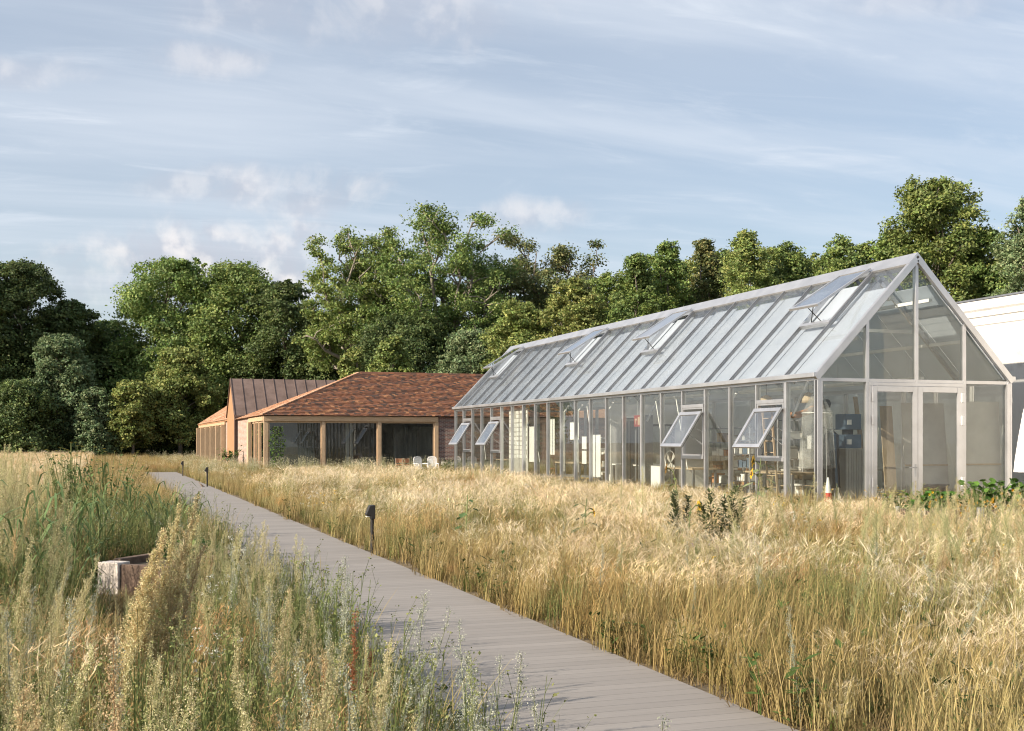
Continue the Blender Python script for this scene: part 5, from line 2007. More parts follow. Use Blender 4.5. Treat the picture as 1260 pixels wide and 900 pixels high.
def leafystems(hs, tones, L=0.055, sp=0.10):
    def f():
        st, lv = MB(), MB()
        for i, (h, dx, lean) in enumerate(hs):
            p = stem_path(dx, 0, h, 0 if lean > 0 else PI, abs(lean), 6)
            st.tube(p, [0.008, 0.007, 0.006, 0.006, 0.005, 0.004, 0.003], 5, (0.13, 0.12, 0.06))
            for j in range(230):
                t = random.uniform(0.25, 1)
                k = min(5, int(t * 6))
                b = Vector(p[k]).lerp(Vector(p[k + 1]), t * 6 - k)
                a = random.uniform(0, 2 * PI)
                r = sp * (1.15 - t) * random.random()
                b = b + Vector((math.cos(a) * r, math.sin(a) * r, r * 0.8))
                lv.leaf(b, (math.cos(a), math.sin(a), random.uniform(0.2, 1.2)), (0, 0, 1), L * random.uniform(0.6, 1.3), L * 0.4, gj(random.choice(tones), 0.25))
        return [('stems', st, 'veg'), ('leaves', lv, 'veg')]
    return f


DK = [(0.12, 0.15, 0.06), (0.16, 0.18, 0.08), (0.09, 0.11, 0.055)]
plant_at(888, 15.6, leafystems([(1.04, -0.12, -0.06), (1.08, 0.06, 0.16), (0.95, 0.0, 0.05), (0.85, -0.2, -0.12), (0.9, 0.14, 0.2)], DK, 0.07, 0.19), 'tall_herb', 'dark leafy herb with two tall stems in front of the near awning window', 'plant')
plant_at(833, 15.8, leafystems([(1.0, -0.06, 0.02), (0.95, 0.10, 0.08), (0.9, 0.02, -0.05)], [(0.13, 0.16, 0.08), (0.16, 0.19, 0.09)], 0.07, 0.10), 'tall_herb', 'grey green leafy herb just left of the short sunflower', 'plant')


def plume(hs, tones, stem, spread, bit=0.007, leaf_c=(0.16, 0.18, 0.08), per=11, br=44):
    def f():
        out = []
        for (h, dx, dy, lean, az) in hs:
            m = mugwort(h, tones, stem, br, leaf_c, spread, bit, 0.34, lean, per, 0.0)
            ca, sa = math.cos(az), math.sin(az)
            m.v = [(v[0] * ca - v[1] * sa + dx, v[0] * sa + v[1] * ca + dy, v[2]) for v in m.v]
            out.append(('plume', m, 'veg'))
        return out
    return f


PL = 'single weeds beside the path'
plant_at(193, 6.4, plume([(1.40, 0, 0, 0.16, 0), (1.34, -0.05, 0.05, 0.14, 0.1), (1.22, -0.10, 0.0, 0.12, -0.2), (1.28, 0.03, 0.03, 0.15, 0.1), (1.10, -0.14, -0.05, 0.12, 0.2), (1.0, -0.18, 0.03, 0.14, 0), (1.12, 0.06, 0.0, 0.17, 0)], TAN + CREAM, (0.46, 0.34, 0.17), 0.12, 0.0095, (0.2, 0.2, 0.09), 13, 80), 'plumed_weed', 'largest tan plumed weed leaning right over the edge of the path', 'weed', PL)
plant_at(330, 5.4, plume([(1.02, 0, 0, 0.10, 0), (0.95, 0.10, 0.04, 0.12, 0.4), (0.85, -0.12, 0.02, 0.05, 2)], CREAM, (0.42, 0.36, 0.18), 0.06), 'plumed_weed', 'upright cream weed with thin spires between the tan plume and the path', 'weed', PL)
plant_at(625, 3.9, plume([(0.62, 0, 0, 0.12, 0.3), (0.45, 0.05, 0.02, 0.25, 0.1), (0.36, -0.05, 0.0, 0.2, 2.6)], CREAM, (0.46, 0.36, 0.18), 0.055, 0.006), 'plumed_weed', 'small pale yellow weed overlapping the near bottom of the concrete path', 'weed', PL)
plant_at(385, 4.3, plume([(0.95, 0, 0, 0.1, 0.5), (0.78, 0.08, 0, 0.15, 0.2)], CREAM + GREENISH, (0.38, 0.35, 0.18), 0.05), 'plumed_weed', 'thick pale green spire in front of the silver plants, bottom of the picture', 'weed', PL)
plant_at(130, 4.2, plume([(0.98, 0, 0, 0.1, 0.2), (0.90, 0.1, 0.03, 0.12, 0.6), (0.75, -0.1, 0, 0.1, 2.5)], CREAM, (0.44, 0.37, 0.18), 0.08), 'plumed_weed', 'bushy cream plume at the bottom left of the picture', 'weed', PL)
SV = 'silver weeds beside the path'
for (px, Y, hh, lb) in ((500, 4.8, 0.74, 'silver grey weed with several thin spires reaching over the path edge'), (455, 4.5, 0.80, 'silver grey weed left of the spires that reach over the path'),
                        (555, 4.6, 0.62, 'silver grey weed standing farthest out over the concrete'), (430, 5.6, 0.80, 'silver grey weed behind the others at the path edge')):
    plant_at(px, Y, plume([(hh, 0, 0, 0.14, 0), (hh * 0.9, 0.06, 0.04, 0.22, 0.5), (hh * 0.82, -0.07, 0.03, 0.12, 2.4), (hh * 0.8, 0.02, -0.06, 0.25, -0.4), (hh * 0.7, 0.10, -0.02, 0.35, 0.1), (hh * 0.75, -0.03, 0.08, 0.1, 1.5)], SILVER, (0.30, 0.31, 0.22), 0.035, 0.006, (0.20, 0.23, 0.16), 8, 26), 'silver_weed', lb, 'weed', SV)


def asters(n, h, sp):
    def f():
        st, fls = MB(), []
        for i in range(n):
            a = random.uniform(-0.9, 0.9)
            e = Vector((math.cos(a) * sp * random.uniform(0.2, 1), math.sin(a) * sp * random.uniform(0.2, 1), h * random.uniform(0.5, 1.0)))
            p = [Vector((0, 0, 0)), e * 0.5 + Vector((0, 0, h * 0.15)), e]
            st.tube(p, [0.003, 0.0022, 0.0014], 4, (0.16, 0.19, 0.08), caps=False)
            for j in range(14):
                b = p[1].lerp(p[2], random.random())
                st.leaf(b, (random.gauss(0, 1), random.gauss(0, 1), random.gauss(0.3, 0.5)), (0, 0, 1), 0.03, 0.007, gj((0.15, 0.19, 0.07)))
            if i % 2 == 0:
                fl = MB()
                for q in range(9):
                    a2 = 2 * PI * q / 9
                    fl.leaf(e, (math.cos(a2), math.sin(a2), 0.25), (0, 0, 1), 0.011, 0.005, (0.75, 0.75, 0.74))
                fls.append(('flower', fl, 'veg'))
        return [('stems', st, 'veg')] + fls
    return f


plant_at(610, 3.75, asters(16, 0.34, 0.42), 'aster', 'spindly weed with tiny white daisies bending over the near path', 'weed')
plant_at(520, 4.0, asters(16, 0.5, 0.35), 'aster', 'green twiggy weed with tiny white flowers among the silver spires', 'weed')


def dockplant(hs):
    return plume(hs, [(0.28, 0.11, 0.05), (0.34, 0.15, 0.07), (0.22, 0.09, 0.05)], (0.26, 0.13, 0.07), 0.035, 0.008, (0.12, 0.14, 0.05), 9, 30)


plant_at(430, 5.3, dockplant([(0.92, 0.0, 0, 0.03, 0), (0.74, 0.07, 0.02, 0.05, 0), (0.7, -0.09, 0.02, 0.05, 2)]), 'dock', 'rust brown dock with straight spikes at the path edge', 'weed')


# broad reed like leaves of the left bank
def reeds(n, h):
    def f():
        st, lv = MB(), MB()
        for i in range(n):
            x0, y0 = random.gauss(0, 0.28), random.gauss(0, 0.2)
            hh = h * random.uniform(0.6, 1.0)
            p = stem_path(x0, y0, hh, random.uniform(0, 2 * PI), 0.05, 5)
            st.tube(p, [0.008, 0.007, 0.006, 0.005, 0.004, 0.002], 5, (0.20, 0.24, 0.10))
            for j in range(5):
                t = 0.25 + 0.15 * j
                k = min(4, int(t * 5))
                b = Vector(p[k]).lerp(Vector(p[k + 1]), t * 5 - k)
                a = random.uniform(0, 2 * PI)
                L = random.uniform(0.28, 0.5)
                q = [b, b + Vector((math.cos(a) * L * 0.35, math.sin(a) * L * 0.35, L * 0.45)), b + Vector((math.cos(a) * L * 0.7, math.sin(a) * L * 0.7, L * 0.55)), b + Vector((math.cos(a) * L, math.sin(a) * L, L * random.uniform(0.1, 0.55)))]
                c = gj((0.13, 0.19, 0.075), 0.3)
                lv.ribbon(q, [0.007, 0.011, 0.008, 0.001], [c] * 4, side_of(a))
        return [('stems', st, 'veg'), ('leaves', lv, 'veg')]
    return f


RG = 'reed clumps on the left bank'
for (px, Y, hh, lb) in ((96, 14.0, 1.5, 'tallest green reed clump, its blades rising against the dark wood'), (160, 15.2, 1.2, 'green reed clump just behind the raised bed'), (48, 10.5, 1.35, 'green reed clump at the left with broad blades among cream weeds'), (188, 16.5, 1.05, 'lower reed clump nearest to the path')):
    plant_at(px, Y, reeds(17, hh), 'reed_clump', lb, 'reeds', RG)


def yellowbush(h, w):
    def f():
        st, lv, fls = MB(), MB(), []
        for k in range(40):
            a = random.uniform(0, 2 * PI)
            e = Vector((math.cos(a) * w * random.random(), math.sin(a) * w * random.random(), h * random.uniform(0.7, 1.0)))
            st.tube([(e.x * 0.4, e.y * 0.4, 0), e * 0.7, e], [0.006, 0.005, 0.003], 4, (0.16, 0.19, 0.07))
            for j in range(7):
                t = random.uniform(0.3, 1)
                lv.leaf(e * t, (random.gauss(0, 1), random.gauss(0, 1), random.gauss(0.2, 0.5)), (0, 0, 1), 0.11, 0.05, gj((0.14, 0.20, 0.07), 0.3))
            fl = MB()
            for q in range(8):
                a2 = 2 * PI * q / 8
                fl.leaf(e, (math.cos(a2), math.sin(a2), 0.2), (0, 0, 1), 0.035, 0.018, gj((0.78, 0.66, 0.20), 0.1))
            fls.append(('flower', fl, 'veg'))
        return [('stems', st, 'veg'), ('leaves', lv, 'veg')] + fls
    return f


plant_at(130, 20.0, yellowbush(1.6, 0.9), 'yellow_flower_bush', 'pale yellow flowering bush at the top of the left bank', 'bush')
plant_at(88, 21.0, yellowbush(1.7, 0.7), 'yellow_flower_bush', 'pale yellow flowering bush farther left, against the dark wood', 'bush')

# raised bed of old sleepers with a marrow plant
bx, by = at(133, 13.0)
rb = thing('raised_bed', (bx, by, 0), 'low weathered wooden bed with sunlit pale end grain, sunk in the weeds', 'raised bed')
put('end_board', MB().box(bx - 0.14, bx + 0.13, by, by + 0.22, 0, 0.36), M['old_wood'], rb, bevel=0.012)
put('side_board', MB().box(bx + 0.132, bx + 0.80, by + 0.03, by + 0.13, 0, 0.34).box(bx - 0.10, bx + 0.0, by + 0.221, by + 1.5, 0, 0.38).box(bx + 0.70, bx + 0.80, by + 0.131, by + 1.5, 0, 0.38).box(bx + 0.001, bx + 0.699, by + 1.40, by + 1.5, 0, 0.38), M['old_wood_dark'], rb, bevel=0.01)  # bed sides in dark wood, their shade put into the colour
put('earth', MB().box(bx + 0.001, bx + 0.699, by + 0.222, by + 1.399, 0, 0.30), M['soil'], rb)


rb.rotation_euler = (0, 0, R(-37))


def marrow(n, r, L, hmin=0.05, hmax=0.28, tones=((0.07, 0.15, 0.025), (0.10, 0.20, 0.035), (0.06, 0.12, 0.025))):
    def f():
        st, lv = MB(), MB()
        for i in range(n):
            a = random.uniform(0, 2 * PI)
            d = r * math.sqrt(random.random())
            e = Vector((math.cos(a) * d, math.sin(a) * d, random.uniform(hmin, hmax)))
            st.tube([(e.x * 0.3, e.y * 0.3, 0), e * 0.6 + Vector((0, 0, 0.05)), e], [0.008, 0.007, 0.005], 5, (0.16, 0.22, 0.07))
            nr = Vector((random.gauss(0, 0.5), random.gauss(-0.2, 0.5), 1)).normalized()
            u = nr.cross(Vector((math.cos(a), math.sin(a), 0.1))).normalized()
            v = u.cross(nr)
            R_ = L * random.uniform(0.6, 1.15)
            c = gj(random.choice(tones), 0.2)
            k0 = len(lv.v)
            vs = [e - nr * R_ * 0.18]
            for q in range(11):
                t = 2 * PI * q / 11 + 0.3
                rr = R_ * (1 + 0.12 * math.cos(5 * t)) * (0.75 if q == 0 else 1)
                vs.append(e + (u * math.cos(t) + v * math.sin(t)) * rr + nr * random.uniform(-0.05, 0.05) * R_)
            lv.add(vs, [(0, 1 + q, 1 + (q + 1) % 11) for q in range(11)], c)
        return [('stems', st, 'veg'), ('leaves', lv, 'veg')]
    return f


leafplant('marrow_plant', 'glossy dark green marrow plant spilling over the raised bed', 'plant', bx + 0.85, by + 0.25, marrow(34, 0.32, 0.12, 0.02, 0.26), base_z=0.30)
x, y = at(330, 3.15)
plant_at(320, 3.3, marrow(7, 0.10, 0.06, 0.5, 0.62), 'broad_leaf_weed', 'bright green broad leaves poking up at the bottom edge of the picture', 'weed')

# planter boxes by the doors: galvanised legs, dark troughs, nasturtiums
PG = 'raised planters in front of the gable'
FL_Y = [(0.72, 0.42, 0.02), (0.78, 0.50, 0.04), (0.66, 0.34, 0.02)]


def planter(x0, x1, y0, label, pl_label, seed, big):
    t = thing('planter', ((x0 + x1) / 2, y0, 0), label, 'planter', PG)
    put('trough', MB().box(x0, x1, y0, y0 + 0.03, 0.22, 0.62).box(x0, x1, y0 + 0.55, y0 + 0.58, 0.22, 0.62).box(x0, x0 + 0.03, y0 + 0.031, y0 + 0.549, 0.22, 0.62).box(x1 - 0.03, x1, y0 + 0.031, y0 + 0.549, 0.22, 0.62).box(x0 + 0.031, x1 - 0.031, y0 + 0.031, y0 + 0.549, 0.22, 0.26), M['old_wood_dark'], t)
    put('earth', MB().box(x0 + 0.032, x1 - 0.032, y0 + 0.032, y0 + 0.548, 0.262, 0.57), M['soil'], t)
    for xx in (x0 - 0.022, x1 - 0.058):
        for yy in (y0 - 0.022, y0 + 0.522):
            put('leg', MB().box(xx, xx + 0.08, yy, yy + 0.08, 0, 0.66) if yy > y0 else MB().box(xx, xx + 0.08, yy, yy + 0.02, 0, 0.66).box(xx, xx + 0.02, yy + 0.021, yy + 0.08, 0, 0.66), M['galv'], t)

    def f():
        st, lv, fls = MB(), MB(), []
        for q in range(int((x1 - x0) / 0.30)):
            cx = x0 + 0.2 + q * 0.30 - (x0 + x1) / 2
            for nm, mb, mt in marrow(48, 0.30, 0.058, 0.02, 0.40 * big)():
                mb.v = [(v[0] + cx, v[1] * 0.9 - (0.12 if random.random() < 0 else 0), v[2]) for v in mb.v]
                (st if nm == 'stems' else lv).add(mb.v, mb.f)
                (st if nm == 'stems' else lv).c.extend(mb.c)
            if q % 2 == 0:
                for b in range(26):
                    p = Vector((cx + random.gauss(0, 0.11), -0.30 + random.gauss(0, 0.09), 0.10 + random.gauss(0, 0.12)))
                    fl = MB()
                    for a in range(6):
                        aa = 2 * PI * a / 6
                        fl.leaf(p, (math.cos(aa), -0.5, math.sin(aa)), (0, -1, 0.2), 0.03, 0.022, gj(random.choice(FL_Y), 0.1))
                    fls.append(('flower', fl, 'veg'))
        return [('stems', st, 'veg'), ('leaves', lv, 'veg')] + fls
    leafplant('nasturtium', pl_label, 'plant', (x0 + x1) / 2, y0 + 0.29, f, base_z=0.575)


planter(11.95, 12.85, 15.1, 'dark wooden planter with pale metal legs, left one in front of the gable', 'green nasturtium with yellow flowers in the left planter', 1, 0.8)
planter(12.98, 14.25, 15.0, 'dark wooden planter with pale metal legs, right one cut by the picture edge', 'bushy nasturtium with round leaves in the right planter', 2, 1.25)
for (px, Y, lb) in ((1098, 19.6, 'yellow flowering plant left of the planters, at the foot of the left door'), (1142, 20.5, 'yellow flowering plant between the doors and the planters')):
    plant_at(px, Y, yellowbush(0.88, 0.26), 'yellow_flower_bush', lb, 'bush')

# closed white parasol by the right edge
x, y = at(1268, 24.3)
t = thing('parasol', (x, y, 0), 'closed white parasol standing by the white wall at the right edge', 'parasol')
put('pole', MB().tube([(x, y, 0), (x, y, 2.75)], 0.024, 10), M['galv'], t)
cn_ = MB()
vs, fs = [], []
NS = 32
for i, (z, r) in enumerate(((1.06, 0.27), (1.3, 0.25), (1.8, 0.19), (2.3, 0.12), (2.7, 0.03))):
    for k in range(NS):
        a = 2 * PI * k / NS
        rr = r * (1 + 0.20 * math.cos(8 * a))
        vs.append((x + math.cos(a) * rr, y + math.sin(a) * rr, z))
for i in range(4):
    for k in range(NS):
        fs.append((i * NS + k, i * NS + (k + 1) % NS, (i + 1) * NS + (k + 1) % NS, (i + 1) * NS + k))
cn_.add(vs, fs)
put('canopy', cn_, M['white'], t)
put('base', MB().box(x - 0.3, x + 0.3, y - 0.3, y + 0.3, 0, 0.06), M['concrete'], t)

# ================================================================== INSIDE THE GREENHOUSE
FZ = 0.07


def sheets_board(x, y0, y1, z0, z1, n, m_, label, skip=0.12):
    t = thing('paper_display', (x, (y0 + y1) / 2, 0), label, 'paper display')
    put('board', MB().box(x + 0.012, x + 0.03, y0 - 0.04, y1 + 0.04, FZ, z1 + 0.05), M['board'], t)
    for i in range(n):
        for j in range(m_):
            if random.random() < skip:
                continue
            yy = y0 + (y1 - y0) * (i + random.uniform(0.05, 0.15)) / n
            zz = z0 + (z1 - z0) * (j + random.uniform(0.05, 0.2)) / m_
            put('sheet', MB().box(x - 0.001 - 0.0005 * (i % 3), x + 0.009, yy, yy + (y1 - y0) / n * 0.82, zz, zz + (z1 - z0) / m_ * 0.76), M['paper'], t)
    return t


sheets_board(GX0 + 0.35, 43.4, 45.6, 1.0, 2.95, 5, 11, 'wall of many small white paper sheets pinned up near the far awning windows')


def poster(y0, y1, z0, z1, label, mat='paper', x=GX0 + 0.25, tilt=0.0):
    t = thing('poster', (x, (y0 + y1) / 2, z0), label, 'poster', 'white sheets hung behind the glass')
    put('sheet', MB().box(x, x + 0.006, y0, y1, z0, z1), M[mat], t)
    put('hanging_rail', MB().tube([(x + 0.003, y0 - 0.02, z1 + 0.012), (x + 0.003, y1 + 0.02, z1 + 0.012)], 0.010, 6), M['galv'], t)


poster(42.0, 42.9, 0.9, 2.25, 'tall white poster just right of the wall of small sheets')
poster(41.95, 42.85, 2.32, 3.0, 'dark picture hung above the tall white poster', 'black')
poster(37.9, 38.7, 1.75, 2.35, 'wide white sheet hung in the middle of the long glass wall')
poster(37.2, 37.6, 1.42, 1.85, 'small white sheet, upper of two hung one above the other')
poster(37.2, 37.6, 0.92, 1.36, 'small white sheet, lower of two hung one above the other')
poster(36.0, 36.7, 0.5, 1.9, 'long white sheet left of the red pictogram sign')
poster(40.2, 40.9, 1.2, 2.5, 'white sheet between the tall poster and the wide hung sheet')
poster(31.4, 32.2, 0.3, 0.95, 'white sheet low behind the glass beside the round fan')
# pictogram sign
x, y = GX0 + 0.30, 33.25
t = thing('pictogram_sign', (x, y, 2.3), 'small dark red hanging sign with a white pictogram', 'sign')
put('plate', MB().box(x, x + 0.03, y - 0.25, y + 0.25, 2.15, 2.50), M['exit_red'], t)
pic = MB().box(x - 0.003, x - 0.0005, y - 0.17, y - 0.03, 2.2, 2.45).box(x - 0.003, x - 0.0005, y + 0.04, y + 0.18, 2.34, 2.40)
pic.box(x - 0.003, x - 0.0005, y + 0.10, y + 0.14, 2.22, 2.339)
put('pictogram', pic, M['plywood'], t)
put('hanger', MB().tube([(x + 0.015, y, 2.5), (x + 0.015, y, 3.2)], 0.008, 6), M['galv'], t)


def workbench(x0, x1, y0, y1, label, top='plywood', h=0.88):
    t = thing('workbench', ((x0 + x1) / 2, (y0 + y1) / 2, FZ), label, 'workbench', 'workbenches in the greenhouse')
    put('bench_top', MB().box(x0, x1, y0, y1, h, h + 0.045), M[top], t)
    put('shelf', MB().box(x0 + 0.06, x1 - 0.06, y0 + 0.06, y1 - 0.06, 0.32, 0.345), M['plywood'], t)
    for xx in (x0 + 0.02, x1 - 0.08):
        for yy in (y0 + 0.02, y1 - 0.08):
            put('leg', MB().box(xx, xx + 0.06, yy, yy + 0.06, FZ, h - 0.001), M['alu_dark'], t)
    return t


workbench(15.9, 16.75, 24.9, 27.2, 'workbench with pale top just inside the near awning window')
workbench(15.9, 16.7, 30.0, 32.6, 'workbench inside the middle awning window')
workbench(16.6, 17.8, 34.5, 37.2, 'workbench in the middle of the greenhouse', 'white')
workbench(16.2, 17.1, 39.2, 41.6, 'workbench beyond the hung white sheets')
workbench(16.2, 17.3, 46.2, 48.6, 'workbench at the far end behind the awning windows')
workbench(19.6, 20.6, 27.5, 31.5, 'long workbench along the white wall side', 'board')


def shelf_rack(x0, x1, y0, y1, h, n, label, stuff, short):
    t = thing('shelf_rack', ((x0 + x1) / 2, (y0 + y1) / 2, FZ), label, 'shelf rack', 'racks in the greenhouse')
    for xx in (x0, x1 - 0.035):
        for yy in (y0, y1 - 0.035):
            put('upright', MB().box(xx, xx + 0.035, yy, yy + 0.035, FZ, h), M['galv'], t)
    zs = [FZ + 0.15 + (h - 0.3) * i / (n - 1) for i in range(n)]
    for z in zs:
        put('shelf', MB().box(x0 + 0.036, x1 - 0.036, y0 + 0.001, y1 - 0.001, z, z + 0.022), M['alu_dark'], t)
    k = 0
    for z in zs[:-1]:
        yy = y0 + 0.06
        while yy < y1 - 0.25:
            w = random.uniform(0.14, 0.3)
            hh = random.uniform(0.08, (h - 0.3) / (n - 1) * 0.7)
            if random.random() < 0.72:
                kind = random.choice(stuff)
                nm = {'plywood': 'wooden box', 'blue_grey': 'blue grey box', 'paper': 'white carton', 'board': 'grey carton', 'orange': 'orange tub'}[kind]
                o = MB().box(x0 + 0.06, x1 - 0.06, yy, yy + w, z + 0.023, z + 0.023 + hh * 0.86).box(x0 + 0.05, x1 - 0.05, yy - 0.008, yy + w + 0.008, z + 0.024 + hh * 0.86, z + 0.023 + hh)
                b = put('storage_box', o, M[kind], None, ((x0 + x1) / 2, yy, z), bevel=0.006)
                tag(b, nm + ' on the ' + short, 'box', 'boxes on the racks, alike by colour')
            yy += w + random.uniform(0.02, 0.08)
    return t


shelf_rack(16.5, 16.95, 27.9, 28.9, 2.15, 6, 'tall open rack inside the pane between the two near awning windows', ['blue_grey', 'paper', 'board'], 'rack between the two near awning windows')
shelf_rack(16.6, 17.05, 25.5, 26.7, 2.3, 5, 'white stocked rack behind the near awning window', ['paper', 'board'], 'rack behind the near awning window')
shelf_rack(18.0, 18.5, 40.0, 42.0, 2.2, 5, 'rack of cartons in the far half of the greenhouse', ['paper', 'plywood', 'board'], 'rack in the far half of the greenhouse')
shelf_rack(20.2, 20.7, 34.0, 37.0, 2.2, 5, 'rack of boxes against the white wall side', ['plywood', 'paper', 'orange'], 'rack against the white wall side')

# free standing inner wall with a dark glazed door, halfway along
t = thing('partition', (18.2, 38.0, FZ), 'pale inner partition with a dark framed glass door across the greenhouse', 'partition')
m = MB().box(16.9, 18.4, 38.0, 38.12, FZ, 3.0).box(19.4, GX1 - 0.2, 38.0, 38.12, FZ, 3.0).box(18.401, 19.399, 38.0, 38.12, 2.3, 3.0)
put('wall', m, M['white'], t)
put('door_frame', MB().box(18.402, 18.47, 37.97, 38.15, FZ, 2.298).box(19.33, 19.398, 37.97, 38.15, FZ, 2.298).box(18.471, 19.329, 37.97, 38.15, 2.23, 2.298), M['black'], t)
t = thing('cupboard', (17.4, 35.6, FZ), 'tall dark cupboard with glazed doors under a lintel behind the long glass wall', 'cupboard')
put('carcass', MB().box(16.2, 16.7, 34.2, 34.24, FZ, 2.45).box(16.2, 16.7, 35.5, 35.54, FZ, 2.45).box(16.2, 16.7, 34.2, 35.54, 2.451, 2.53).box(16.66, 16.7, 34.241, 35.499, FZ, 2.45), M['alu_dark'], t)
for ya in (34.26, 34.88):
    d = MB().box(16.17, 16.197, ya, ya + 0.07, FZ + 0.1, 2.42).box(16.17, 16.197, ya + 0.53, ya + 0.60, FZ + 0.1, 2.42).box(16.17, 16.197, ya + 0.071, ya + 0.529, 2.34, 2.42).box(16.17, 16.197, ya + 0.071, ya + 0.529, FZ + 0.1, FZ + 0.35)
    put('door', d, M['black'], t)

# dust hood, duct, workshop clutter behind the left gable pane
x, y = 16.15, 24.2
t = thing('dust_hood', (x, y, 1.6), 'cone of clear plastic film hanging behind the left gable pane', 'dust hood')
vs, fs = [], []
for i, (z, r) in enumerate(((1.05, 0.42), (2.35, 0.34), (2.4, 0.33), (3.02, 0.02))):
    for k in range(20):
        a = 2 * PI * k / 20
        rr = r * (1 + 0.10 * math.cos(7 * a))
        vs.append((x + math.cos(a) * rr, y + math.sin(a) * rr, z))
for i in range(3):
    for k in range(20):
        fs.append((i * 20 + k, i * 20 + (k + 1) % 20, (i + 1) * 20 + (k + 1) % 20, (i + 1) * 20 + k))
put('film', MB().add(vs, fs), M['plastic_film'], t)
put('ring', MB().tube([(x + math.cos(a) * 0.36, y + math.sin(a) * 0.36, 2.37) for a in np.linspace(0, 2 * PI, 25)], 0.010, 6), M['white'], t)
t = thing('air_duct', (16.1, 24.9, 2.3), 'orange flexible air duct crossing behind the plastic hood', 'air duct')
pth = [(15.65, 24.7, 2.32), (16.0, 24.75, 2.34), (16.3, 24.8, 2.42), (16.5, 24.85, 2.52), (16.65, 24.9, 2.62)]
put('hose', MB().tube(pth, [0.075, 0.08, 0.085, 0.09, 0.09], 14), M['orange'], t, smooth=True)
put('collar', MB().tube([(16.63, 24.9, 2.60), (16.95, 24.95, 2.62)], 0.12, 14), M['dark_metal'], t)
t = thing('drill_stand', (16.5, 25.1, FZ), 'pale pillar drill standing behind the left gable pane', 'machine')
put('pillar', MB().tube([(16.55, 24.75, FZ), (16.55, 24.75, 1.95)], 0.045, 12), M['galv'], t)
put('machine_head', MB().box(16.36, 16.72, 24.58, 24.95, 1.50, 1.86).box(16.40, 16.68, 24.45, 24.579, 1.55, 1.80), M['white'], t, bevel=0.02)
put('work_table', MB().box(16.32, 16.78, 24.45, 24.95, 0.98, 1.03), M['dark_metal'], t, bevel=0.005)
put('base', MB().box(16.25, 16.85, 24.45, 25.05, FZ, FZ + 0.1), M['dark_metal'], t)
x, y = 16.05, 23.6
t = thing('traffic_cone', (x, y, FZ), 'red and white cone on the floor behind the left gable pane', 'cone')
put('cone', MB().tube([(x, y, FZ + 0.03), (x, y, FZ + 0.42)], [0.13, 0.085], 16), M['red'], t)
put('sleeve', MB().tube([(x, y, FZ + 0.421), (x, y, FZ + 0.78)], [0.084, 0.02], 16), M['white'], t)
put('foot', MB().box(x - 0.18, x + 0.18, y - 0.18, y + 0.18, FZ, FZ + 0.029), M['black'], t)
t = thing('clothes_rail', (16.55, 24.15, FZ), 'dark work coats hanging on a rail beside the left door', 'coat rail')
put('rail', MB().tube([(16.35, 24.1, 1.98), (16.75, 24.35, 1.98)], 0.014, 8).tube([(16.35, 24.1, FZ), (16.35, 24.1, 1.98)], 0.014, 8).tube([(16.75, 24.35, FZ), (16.75, 24.35, 1.98)], 0.014, 8), M['galv'], t)
for i in range(3):
    cx, cy = 16.44 + i * 0.12, 24.155 + i * 0.075
    vs = [(cx - 0.03, cy - 0.16, 1.85), (cx + 0.03, cy - 0.16, 1.85), (cx + 0.03, cy + 0.16, 1.85), (cx - 0.03, cy + 0.16, 1.85), (cx - 0.045, cy - 0.22, 0.62), (cx + 0.045, cy - 0.22, 0.58), (cx + 0.045, cy + 0.22, 0.6), (cx - 0.045, cy + 0.22, 0.63), (cx, cy, 1.96)]
    c = MB().add(vs, [(0, 4, 5, 1), (1, 5, 6, 2), (2, 6, 7, 3), (3, 7, 4, 0), (4, 7, 6, 5), (0, 1, 8), (1, 2, 8), (2, 3, 8), (3, 0, 8)])
    tag(put('work_coat', c, M['black' if i != 1 else 'blue_grey'], None, (cx, cy, 1.2)), ['black coat hanging at the left of the rail', 'blue work coat in the middle of the rail', 'black coat hanging next to the left door'][i], 'coat')

# cabinets and blue machine behind the left door
t = thing('cabinet', (17.35, 24.55, FZ), 'pale ribbed cabinet with a blue machine on it behind the left door', 'cabinet')
put('carcass', MB().box(17.02, 17.55, 24.3, 24.8, FZ, 1.52), M['board'], t)
for i in range(7):
    put('slat', MB().box(17.03 + i * 0.073, 17.09 + i * 0.073, 24.285, 24.299, FZ + 0.04, 1.5), M['plywood' if i == 99 else 'board'], t)
t = thing('blue_machine', (17.3, 24.5, 1.52), 'blue grey machine with two white dials on the ribbed cabinet', 'machine')
put('lower_body', MB().box(17.06, 17.52, 24.36, 24.76, 1.53, 1.86), M['blue_grey'], t, bevel=0.015)
put('upper_body', MB().box(17.04, 17.50, 24.34, 24.76, 1.98, 2.36), M['blue_grey'], t, bevel=0.015)
put('column', MB().box(17.20, 17.34, 24.45, 24.7, 1.861, 1.979), M['black'], t)
for zz in (1.68, 2.16):
    put('dial', MB().box(17.09, 17.21, 24.325, 24.338 if zz > 2 else 24.358, zz - 0.06, zz + 0.06), M['white'], t)
t = thing('timber_plank', (17.72, 24.4, FZ), 'upright timber plank leaning beside the blue machine', 'plank')
put('plank', MB().beam((17.66, 24.25, FZ), (17.72, 24.9, 2.8), 0.10, 0.05, (0, 1, 0)), M['plywood'], t)
BL = 'boards leaning behind the gable glass'
